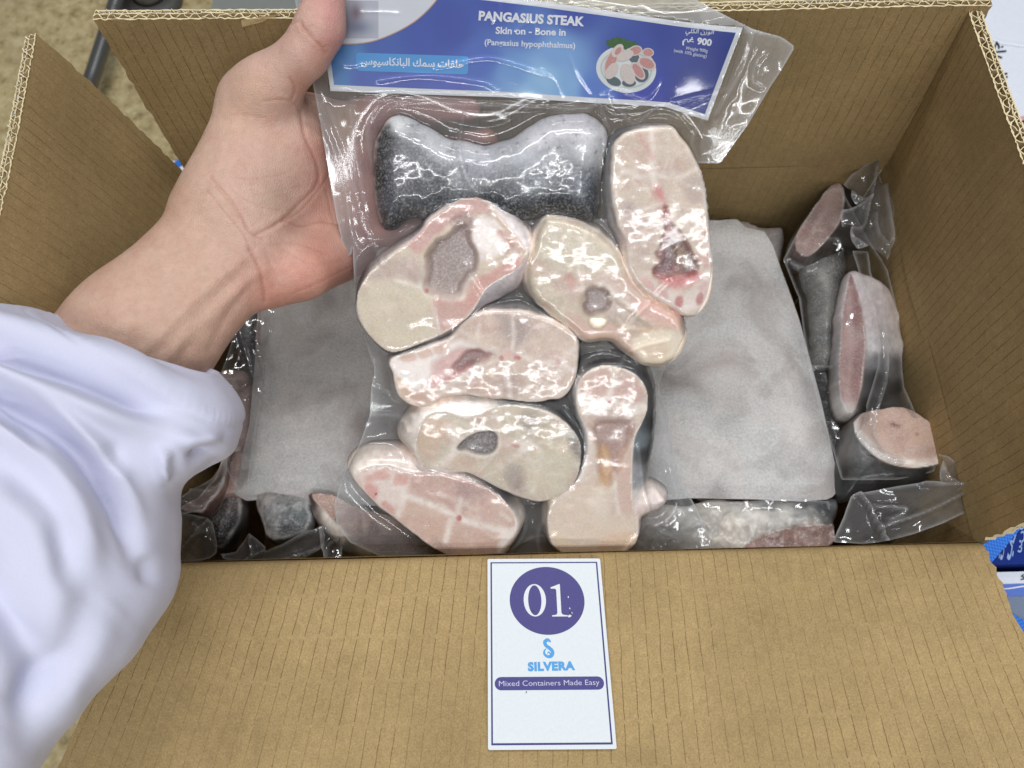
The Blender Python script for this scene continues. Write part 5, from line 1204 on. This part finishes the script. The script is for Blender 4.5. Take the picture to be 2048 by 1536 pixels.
film('clear bag corner folded up with bright shine at the near right corner', D_([(1020,580),(1080,440),(1120,320),(1150,296),(1200,290),(1400,255),(1530,236),(1640,240),(1640,110),(1625,70),(1700,85),(1760,130),(1830,210),(1868,270),(1872,330),(1840,390),(1770,420),(1660,470),(1500,530),(1330,575),(1180,590)]),
     [(D_([(1165,300),(1230,380),(1320,575)]),.008,5),(D_([(1530,236),(1840,262)]),.006,4),(D_([(1290,495),(1560,400),(1840,262)]),.005,5),(D_([(1260,370),(1430,395),(1340,450)]),.006,5),(D_([(1640,100),(1680,200),(1780,260)]),.005,4)], UP, .005, 55, 4, .022, .22)
film('clear bag over the long pimpled piece by the near wall', D_([(100,380),(300,305),(600,290),(900,275),(1120,290),(1130,400),(1080,600),(700,640),(300,640),(0,640)]), [], UP, .0025, 90, 5, -.012, .005)
film('folded clear film corner with a sharp crease beside the sleeve', E_([(20,530),(120,530),(250,560),(380,590),(410,640),(430,760),(435,890),(370,940),(200,975),(60,960),(-60,900),(-80,600)]), [(E_([(395,590),(260,720),(105,912)]),.006,4),(E_([(30,870),(105,912)]),.004,3),(E_([(240,640),(300,690)]),.005,8)], UP, .005, 60, 6, -.004, .18)
film('long twisted film seal lying along the near wall on the left', E_([(430,890),(560,870),(690,700),(710,720),(830,830),(860,870),(1000,820),(1200,700),(1330,640),(1360,720),(1345,840),(1100,960),(940,975),(620,975),(450,930)]), [(E_([(640,960),(820,870),(1000,820),(1220,690)]),.007,5),(E_([(960,960),(1140,900),(1340,830)]),.006,4),(E_([(710,710),(695,800),(720,890)]),.005,4)], UP, .005, 70, 7, -.012, .18)
film('pointed film tip standing beside the twisted seal', E_([(1325,650),(1345,640),(1515,750),(1525,800),(1510,940),(1390,945),(1345,840)]), [(E_([(1515,750),(1400,830),(1390,940)]),.006,4),(E_([(1330,660),(1350,850),(1385,940)]),.004,3)], UP, .003, 60, 8, -.008, .12)
film('cloudy film strips hanging below the cuff', E_([(30,440),(200,330),(380,220),(500,40),(510,200),(480,290),(380,400),(240,520),(100,560),(20,560)]), [(E_([(40,440),(150,440),(240,480)]),.005,4),(E_([(200,335),(400,320),(500,220)]),.004,4)], UP, .004, 50, 9, -.006, .24)
film('clear film over the pieces left of the paper', [(435,735),(470,640),(520,600),(545,605),(520,760),(505,860),(490,960),(470,990),(430,900)], [([(505,640),(512,700),(528,735)],.004,3),([(470,640),(500,745)],.004,3),([(495,755),(440,752)],.003,3)], UP, .003, 60, 10, -.008, .06)

# ------------------------------------------------------------------ the left hand: one continuous skin grown from a distance field
def cc(px, py, off=None, d=None):
    """camera-aligned metres; off = millimetres behind the bag's middle plane at that place"""
    dd = d if d is not None else bag_depth(px, py) + off/1000.0
    return np.array([(px-1024)/FPX*dd, (768-py)/FPX*dd, dd])
PR = []
def cap(a, b, ra, rb, k=.008, zs=1.0): PR.append(('c', np.array(a), np.array(b), ra/1000., rb/1000., k, zs))
# forearm and wrist
fa0 = cc(10, 960, d=.428); fa1 = cc(272, 684, d=.438); fa2 = cc(457, 490, d=.452)
cap(fa0, fa1, 38, 36.5, .004, .72); cap(fa1, fa2, 36.5, 34, .012, .74)
# palm body
cap(cc(470,470,d=.455), cc(640,470,13+16), 27, 24, .012, .80)
cap(cc(545,560,d=.458), cc(690,505,13+15), 15, 15, .010)          # heel on the little-finger side
cap(cc(610,545,d=.457), cc(700,480,13+18), 15, 16, .010)
cap(cc(600,400,8+18), cc(730,300,13+17), 20, 14, .010, .85)
cap(cc(600,440,8+18), cc(735,400,13+17), 20, 14, .010, .85)
# thenar mound
cap(cc(470,400,d=.452), cc(545,290,14), 27, 27, .012)
cap(cc(560,400,16), cc(575,300,14), 25, 24, .012)
cap(cc(440,420,d=.455), cc(505,215,6), 20, 17, .012)
# thumb
cap(cc(507,200,2), cc(535,178,-4), 17.5, 16.0, .010)
cap(cc(530,180,-4), cc(612,105,-16), 16.5, 11.8, .008)
cap(cc(612,105,-16), cc(640,55,-18), 11.6, 11.9, .006)
cap(cc(640,55,-18), cc(655,-20,-17), 11.9, 10.0, .006)
cap(cc(575,290,16), cc(625,232,24), 17, 11, .012)                  # web towards the forefinger
cap(cc(600,250,22), cc(690,250,26), 12, 12, .012)
# fingers behind the bag
def finger(pts, k=.004):
    for (a, b) in zip(pts[:-1], pts[1:]): cap(cc(a[0],a[1],a[2]), cc(b[0],b[1],b[2]), a[3], b[3], k)
finger([(650,262,28,13),(740,228,25,9.6),(850,220,24,7.8),(940,218,23,6.4)], .003)
finger([(690,330,31,13),(770,312,33,9.0),(880,300,32,8.0),(972,281,26,7.4)], .001)
finger([(700,395,29,12.5),(790,380,28,9.8),(890,372,26,9.0),(985,372,24,7.6)], .004)
finger([(705,460,29,12),(780,462,28,8.6),(860,468,26,7.8),(930,474,24,6.8)], .004)
lo = np.array([-.285,-.055,.355]); hi = np.array([.005,.235,.515]); hs = .00165
gx = [np.arange(lo[i], hi[i], hs, dtype=np.float32) for i in range(3)]
GX, GY, GZ = np.meshgrid(*gx, indexing='ij')
Fd = np.full(GX.shape, 1.0, np.float32)
def sd_cap(a, b, ra, rb, zs, x, y, z):
    az, bz = a[2]/zs, b[2]/zs
    d = np.array([b[0]-a[0], b[1]-a[1], bz-az]); L = d@d + 1e-12
    px_, py_, pz_ = x-a[0], y-a[1], z/np.float32(zs)-np.float32(az)
    t = np.clip((px_*d[0]+py_*d[1]+pz_*d[2])/L, 0, 1).astype(np.float32)
    q = np.sqrt((px_-t*d[0])**2+(py_-t*d[1])**2+(pz_-t*d[2])**2)
    return (q - (ra+(rb-ra)*t))*np.float32(zs if zs < 1 else 1)
for _, a, b, ra, rb, k, zs in PR:
    m = max(ra, rb)+.03
    sl = tuple(slice(max(0, int((min(a[i],b[i])-m-lo[i])/hs)), max(1, int((max(a[i],b[i])+m-lo[i])/hs)+1)) for i in range(3))
    if 0 in Fd[sl].shape: continue
    d = sd_cap(a, b, ra, rb, zs, GX[sl], GY[sl], GZ[sl]); f = Fd[sl]
    hmix = np.clip(.5+.5*(f-d)/k, 0, 1)
    Fd[sl] = f*(1-hmix)+d*hmix - k*hmix*(1-hmix)
def surface_nets(F, origin, h):
    s = F < 0; nx, ny, nz = F.shape
    acc = s[:-1,:-1,:-1].astype(np.int8).copy()*0
    for dx in (0,1):
        for dy in (0,1):
            for dz in (0,1): acc += s[dx:nx-1+dx, dy:ny-1+dy, dz:nz-1+dz]
    act = (acc > 0) & (acc < 8); idx = np.full(act.shape, -1, np.int64); ii = np.argwhere(act); idx[act] = np.arange(len(ii))
    pos = np.zeros((len(ii),3)); cnt = np.zeros(len(ii))
    cor = [(0,0,0),(1,0,0),(0,1,0),(1,1,0),(0,0,1),(1,0,1),(0,1,1),(1,1,1)]
    for a in range(8):
        for b in range(a+1, 8):
            ca, cb = np.array(cor[a]), np.array(cor[b])
            if np.abs(ca-cb).sum() != 1: continue
            fa = F[tuple((ii+ca).T)]; fb = F[tuple((ii+cb).T)]; m = (fa < 0) != (fb < 0)
            t = fa[m]/(fa[m]-fb[m]); pos[m] += ca + t[:,None]*(cb-ca); cnt[m] += 1
    V = (ii + pos/cnt[:,None])*h + origin
    Fs = []
    for ax in range(3):
        sa = [slice(None)]*3; sb = [slice(None)]*3; sa[ax] = slice(0,-1); sb[ax] = slice(1,None)
        A = s[tuple(sa)]; B = s[tuple(sb)]; e = np.argwhere(A != B); o1, o2 = [(1,2),(2,0),(0,1)][ax]
        e = e[(e[:,o1] > 0) & (e[:,o2] > 0)]
        e = e[(e[:,o1] < F.shape[o1]-1) & (e[:,o2] < F.shape[o2]-1)]
        def ix(d1, d2):
            q = e.copy(); q[:,o1] -= d1; q[:,o2] -= d2; return idx[tuple(q.T)]
        f = np.stack([ix(1,1), ix(0,1), ix(0,0), ix(1,0)], 1); fl = A[tuple(e.T)]
        f[~fl] = f[~fl][:, ::-1]; Fs.append(f)
    Fs = np.vstack(Fs); return V, Fs[(Fs >= 0).all(1)]
HV, HF = surface_nets(Fd, lo.astype(float), hs)
def smooth_mesh(V, F, it, lam=.5):
    e = np.vstack([F[:,[0,1]],F[:,[1,2]],F[:,[2,3]],F[:,[3,0]]]); e = np.vstack([e, e[:, ::-1]])
    n = np.bincount(e[:,0], minlength=len(V))
    for _ in range(it):
        S_ = np.stack([np.bincount(e[:,0], V[e[:,1],k], len(V)) for k in range(3)], 1)/np.maximum(n,1)[:,None]
        V = V + lam*(S_-V)
    return V
def normals(V, F):
    fn = np.cross(V[F[:,2]]-V[F[:,0]], V[F[:,3]]-V[F[:,1]]); N = np.zeros_like(V)
    for k in range(4):
        for j in range(3): N[:,j] += np.bincount(F[:,k], fn[:,j], len(V))
    return N/np.maximum(np.linalg.norm(N, axis=1), 1e-12)[:,None]
par = np.arange(len(HV))
for _ in range(400):
    m_ = par[HF].min(1); new = par.copy()
    for k in range(4): np.minimum.at(new, HF[:,k], m_)
    new = new[new]
    if (new == par).all(): break
    par = new
big = np.bincount(par, minlength=len(HV)).argmax(); keep = par == big
mp_ = np.cumsum(keep)-1; HF = mp_[HF[keep[HF].all(1)]]; HV = HV[keep]
HV = smooth_mesh(HV, HF, 6)
def subdivide(V, F):
    e = np.vstack([F[:,[0,1]],F[:,[1,2]],F[:,[2,3]],F[:,[3,0]]]); es = np.sort(e,1); key = es[:,0].astype(np.int64)*len(V)+es[:,1]
    u, inv = np.unique(key, return_inverse=True); mid = (V[u//len(V)]+V[u%len(V)])/2; n = len(V); m = len(u); nf = len(F)
    cen = V[F].mean(1); E = (n+inv).reshape(4, nf); Ci = n+m+np.arange(nf)
    Fn = np.vstack([np.stack([F[:,k], E[k], Ci, E[(k+3)%4]], 1) for k in range(4)])
    return np.vstack([V, mid, cen]), Fn
HV, HF = subdivide(HV, HF); HV = smooth_mesh(HV, HF, 3)
HN = normals(HV, HF)
toW = lambda P: CAM + np.stack([P[:,0], P[:,1], -P[:,2]], 1) @ MR.T
hpx = np.stack([1024+FPX*HV[:,0]/HV[:,2], 768-FPX*HV[:,1]/HV[:,2]], 1)
facing = np.clip(-HN[:,2]*1.0, 0, 1)
if HN[np.argmin(HV[:,2]),2] > 0: HN = -HN; facing = np.clip(-HN[:,2], 0, 1)
def z8(L): return [(330+x/2.3634, y/2.3634) for x, y in L]      # crop of the hand
disp = np.zeros(len(HV)); red = np.zeros(len(HV)); dark = np.zeros(len(HV))
CR = [ # creases: points, depth mm, width px
 (z8([(640,520),(660,640),(720,780),(720,870),(640,960),(540,1050),(430,1110)]), .9, 5, .5),
 (z8([(780,820),(700,930),(620,1010),(520,1060)]), .5, 4, .5), (z8([(830,1065),(740,1050),(640,1070),(560,1040)]), .5, 3.5, .5),
 (z8([(600,470),(615,420),(590,370)]), .6, 4, .5), (z8([(470,475),(560,470),(610,490),(640,530)]), .35, 3.5, .4),
 (z8([(220,840),(300,930),(360,1020),(400,1100),(460,1130)]), .55, 4, .5), (z8([(240,880),(330,990),(390,1080)]), .35, 3, .4), (z8([(200,900),(280,1000),(370,1110),(400,1190)]), .4, 3, .4), (z8([(400,1180),(440,1260),(465,1360),(470,1420)]), .9, 6, .55),
 (z8([(310,540),(400,545),(480,560)]), .16, 3, .2), (z8([(330,840),(430,845),(570,820)]), .2, 3, .25), (z8([(420,920),(520,905),(640,880)]), .16, 3, .2), (z8([(320,900),(430,970),(560,1000)]), .2, 3, .2),
 (z8([(640,115),(690,170),(730,215),(755,250)]), .55, 4, .5), (z8([(650,130),(640,100),(600,110)]), .4, 3.5, .4), (z8([(690,120),(660,150),(640,130)]), .3, 3, .35), (z8([(720,200),(745,225),(760,215)]), .35, 3, .4),
 (z8([(640,290),(600,260),(540,250)]), .15, 3, .15), (z8([(520,250),(480,300),(470,380)]), .12, 3, .1), (z8([(660,690),(690,800),(680,880)]), .2, 3, .25), (z8([(760,900),(780,980),(800,1060)]), .3, 3, .35),
 (z8([(470,1180),(520,1300),(560,1370)]), .25, 4, .2), (z8([(560,1180),(700,1250),(830,1230)]), .2, 4, .2), (z8([(600,1390),(720,1340),(880,1260)]), .3, 4, .25), (z8([(500,1160),(620,1150),(760,1200)]), .25, 5, .2),
 ([(690,225),(700,300),(720,400),(735,470)], .5, 5, .4), ([(740,215),(745,260)], .5, 4, .4), ([(850,210),(852,245)], .4, 4, .4)]
for P, a, wd, rd_ in CR:
    Ps = smooth_open(P, 30); bb = (hpx[:,0] > Ps[:,0].min()-25) & (hpx[:,0] < Ps[:,0].max()+25) & (hpx[:,1] > Ps[:,1].min()-25) & (hpx[:,1] < Ps[:,1].max()+25) & (facing > .15)
    sd = dist_poly(hpx[bb], Ps, False); g = np.exp(-(sd/(wd*.75))**2); disp[bb] -= a*.55*g; disp[bb] += a*.18*np.exp(-((sd-wd*2.2)/(wd*1.2))**2); red[bb] = np.maximum(red[bb], rd_*np.exp(-(sd/(wd*.6))**2))
# tendons and a vein at the wrist
for P, a, wd in (([(520,545),(440,610),(330,720)],1.6,14),([(480,520),(400,590),(290,700)],1.2,12),([(470,560),(400,640),(370,700)],-1.2,14),([(500,570),(450,640),(420,700)],-1.0,10),([(310,430),(360,380),(395,360)],1.0,12),([(420,480),(370,540),(280,620)],-.8,16),([(405,420),(430,360),(445,300)],.8,10)):
    sd = dist_poly(hpx, smooth_open(P, 30), False); disp += .65*a*np.exp(-(sd/wd)**2)*(facing > .1)
disp += .35*fbm(hpx[:,0]/34., hpx[:,1]/34., 1, 3)*facing
HV2 = HV + HN*(disp/1000.)[:,None]
# skin colour: tan forearm, pink palm and finger ends
def wgt(pts, r):
    w = np.zeros(len(hpx))
    for x, y in pts: w = np.maximum(w, np.exp(-(((hpx[:,0]-x)**2+(hpx[:,1]-y)**2)/r**2)))
    return w
base = np.tile(S(212,176,156), (len(HV),1))
def layc(w, col):
    global base
    base = base*(1-w[:,None]) + S(*col)*w[:,None]
palmw = sm(395, 520, hpx[:,0]+.25*(hpx[:,1]-400)*0+ (400-hpx[:,1])*.05)
layc(.65*palmw, (216,178,165))
layc(.75*wgt([(600,560),(560,590),(660,540),(640,520)], 70), (216,146,128)); layc(.6*wgt([(560,340),(570,400)], 75), (220,184,166)); layc(.55*wgt([(500,180),(480,230)], 45), (216,180,152))
layc(.7*wgt([(665,30),(670,80),(655,0)], 42), (212,148,144)); layc(.55*wgt([(640,120),(600,170)], 30), (206,150,132)); layc(.6*wgt([(640,300),(650,360),(640,420)], 45), (206,138,124))
layc(.75*sm(680, 720, hpx[:,0]), (216,156,150)); layc(.6*wgt([(690,235),(690,260)], 30), (210,176,132)); layc(.8*wgt([(985,270)], 22), (240,172,130)); layc(.6*wgt([(955,224)], 40), (222,150,142))
layc(.28*np.clip(fbm(hpx[:,0]/40., hpx[:,1]/40., 2, 4)*1.6, 0, 1), (226,190,170)); layc(.25*np.clip(-fbm(hpx[:,0]/30., hpx[:,1]/30., 3, 4)*1.6, 0, 1), (196,140,122))
layc(.5*wgt([(350,380),(300,440),(330,420)], 26)*.8, (186,140,108)); layc(.25*wgt([(540,395)], 26), (196,184,160))
layc(np.clip(red, 0, 1)*.75, (176,108,88))
def skin_mat():
    t = NT('skin'); n1 = t.noise(900, 3, .6); n2 = t.noise(240, 3, .6, dist=.8); n3 = t.noise(2600, 2)
    w = t.n('TexVoronoi'); t.set(w, 'Vector', t.pos()); t.set(w, 'Scale', 780.0); w.feature = 'DISTANCE_TO_EDGE'
    c = t.mix(1.0, t.attr('Col'), t.ramp(n2, [(.3, (.93,.91,.90)), (.7, (1.05,1.05,1.05))]), 'MULTIPLY')
    h = t.math('ADD', t.math('MULTIPLY', t.maprange(w.outputs[0], 0, .25), .5), t.math('MULTIPLY', n1, .7))
    t.bsdf(**{'Base Color': c, 'Roughness': .48, 'Specular IOR Level': .38, 'Subsurface Weight': .14, 'Subsurface Radius': (.006,.0022,.0012), 'Subsurface Scale': 1.0, 'Normal': t.bump(h, .42, .0008)})
    return t.m
person = empty('person', toW(fa2[None])[0], 'left forearm and hand in a white coat sleeve gripping the bag from behind', 'person')
mesh('body', toW(HV2), HF[:, ::-1], skin_mat(), person, attrs={'Col': base*.92})

# ------------------------------------------------------------------ white coat sleeve
SL = [(150,655),(100,628),(60,616),(0,612),(-80,618),(-180,680),(-300,800),(-420,960)]
SRt = [(430,748),(466,800),(478,850),(452,915),(352,985),(336,1110),(330,1190),(288,1272),(228,1345),(130,1450),(20,1600)]
SC = [.418,.412,.404,.396,.386,.374,.364,.352,.340]
nu, nv = 170, 150
Ls = smooth_open(SL, nu); Rs = smooth_open(SRt, nu)
dc = np.interp(np.linspace(0,1,nu), np.linspace(0,1,len(SC)), SC)
ridge = [ # folds: line, height mm, width px
 ([(-20,700),(129,750),(273,806),(400,832)],-7,26), ([(0,655),(130,690),(300,750),(420,785)],4,26), ([(150,660),(260,705),(350,735)],2,16), ([(0,745),(150,800),(280,850),(325,868)],5,28),
 ([(-20,775),(78,839),(156,901),(215,980),(254,1058),(280,1170)],-8,20), ([(30,770),(130,835),(210,915),(258,1000),(290,1080)],4,20), ([(-20,850),(66,905),(130,980),(170,1080),(185,1200)],5,34), ([(-20,815),(50,860),(100,915)],-5,16),
 ([(330,872),(390,882),(455,868)],4,18), ([(330,880),(326,930),(332,975)],4,12), ([(365,920),(420,908),(445,885)],-5,24), ([(208,880),(224,910),(238,955)],-2.5,18),
 ([(-20,1180),(60,1300),(70,1400),(40,1536)],-5,40), ([(240,1170),(190,1270),(110,1390),(50,1490)],3,40), ([(290,1100),(300,1180)],-2,18), ([(180,1240),(110,1340),(10,1430)],-4,32), ([(0,1000),(80,1080),(110,1200),(60,1320)],4,44), ([(100,1030),(122,1120),(112,1200)],-2.5,26), ([(150,645),(200,655),(235,672)],2.5,8), ([(300,712),(345,722),(375,742)],2,8)]
V = np.zeros((nu, nv, 3)); 
th = np.linspace(0, 2*math.pi, nv, endpoint=False)
for i in range(nu):
    c = (Ls[i]+Rs[i])/2; hw = (Rs[i]-Ls[i])/2; f = i/(nu-1)
    wid = np.linalg.norm(hw)*dc[i]/FPX
    for j, t_ in enumerate(th):
        u_ = math.cos(t_); w_ = math.sin(t_)
        p = c + hw*u_; dep = dc[i] - (.62 if w_ > 0 else .75)*min(wid, .060+.03*f)*np.sign(w_)*abs(w_)**.75
        V[i,j] = ((p[0]-1024)/FPX*dc[i], (768-p[1])/FPX*dc[i], dep)
# keep sight-line outline: scale x,y with depth on the near side is left to perspective
Vf = V.reshape(-1,3)
Fs_ = gridfaces(nu, nv, True)
Ns = normals(Vf, Fs_)
ctr = np.repeat(V.mean(1), nv, 0)
Ns[np.einsum('ij,ij->i', Ns, Vf-ctr) < 0] *= -1
spx = np.stack([1024+FPX*Vf[:,0]/Vf[:,2], 768-FPX*Vf[:,1]/Vf[:,2]], 1)
ds = np.zeros(len(Vf)); fr_ = (Ns[:,2] < .2)
def dist_t(Q, P):
    best = np.full(len(Q), 1e9); bt = np.zeros(len(Q)); n = len(P)-1
    for i in range(n):
        ab = P[i+1]-P[i]; t = np.clip(((Q-P[i])@ab)/(ab@ab+1e-9), 0, 1); d = ((Q-P[i]-t[:,None]*ab)**2).sum(1); m = d < best
        best[m] = d[m]; bt[m] = (i+t[m])/n
    return np.sqrt(best), bt
for P, a, wd in ridge:
    P = np.array(P, float); off = (P[0,0] < 5, P[-1,0] < 5)
    sd, tt = dist_t(spx, smooth_open(P, 30))
    fade = (1 if off[0] else sm(0, .4, tt))*(1 if off[1] else sm(1, .6, tt))
    ds += 1.75*a*fade*np.exp(-(sd/wd)**2)*fr_
ds += 2.2*fbm(spx[:,0]/130., spx[:,1]/110., 1, 2) + .4*fbm((spx[:,0]+spx[:,1])/150., (spx[:,1]-spx[:,0])/30., 2, 3)
ds += -.7*np.exp(-((np.repeat(np.linspace(0,1,nu), nv)-.115)/.006)**2) + .35*np.exp(-((np.repeat(np.linspace(0,1,nu), nv)-.10)/.012)**2)*np.sin(np.tile(th, nu)*90)
ii_ = np.repeat(np.linspace(0,1,nu), nv); ds *= sm(0, .05, ii_)*.9+.1
Vs = Vf + Ns*(ds/1000.)[:,None]
# hem: the cloth turns in at the cuff and runs back round the forearm
ringc = V[0].mean(0); R0 = Vs.reshape(nu, nv, 3)[0]
hemw = .6*np.sin(th*7)+.5*np.sin(th*11+1)
R0 = R0 + (R0-ringc)*(hemw*.02)[:,None]
back = (V[8].mean(0)-ringc)
hem = [ringc + (R0-ringc)*.955 + back*.10, ringc + (R0-ringc)*.93 + back*.6, ringc + (R0-ringc)*.90 + back*1.6]
Vall = np.vstack([hem[2], hem[1], hem[0], R0, Vs.reshape(nu, nv, 3)[1:].reshape(-1,3)])
def cloth_mat():
    t = NT('white_coat_cloth'); tc = t.pos(); n1 = t.noise(2200, 2); n2 = t.noise(90, 3)
    c = t.mix(1.0, tuple(S(208,209,229)), t.ramp(n1, [(.3, (.96,)*3), (.7, (1.03,)*3)]), 'MULTIPLY')
    t.bsdf(**{'Base Color': c, 'Roughness': .8, 'Specular IOR Level': .2, 'Sheen Weight': .15, 'Normal': t.bump(t.math('ADD', n1, t.math('MULTIPLY', n2, 1.2)), .16, .0012)})
    return t.m
mesh('coat_sleeve', toW(Vall), gridfaces(nu+3, nv, True), cloth_mat(), person)
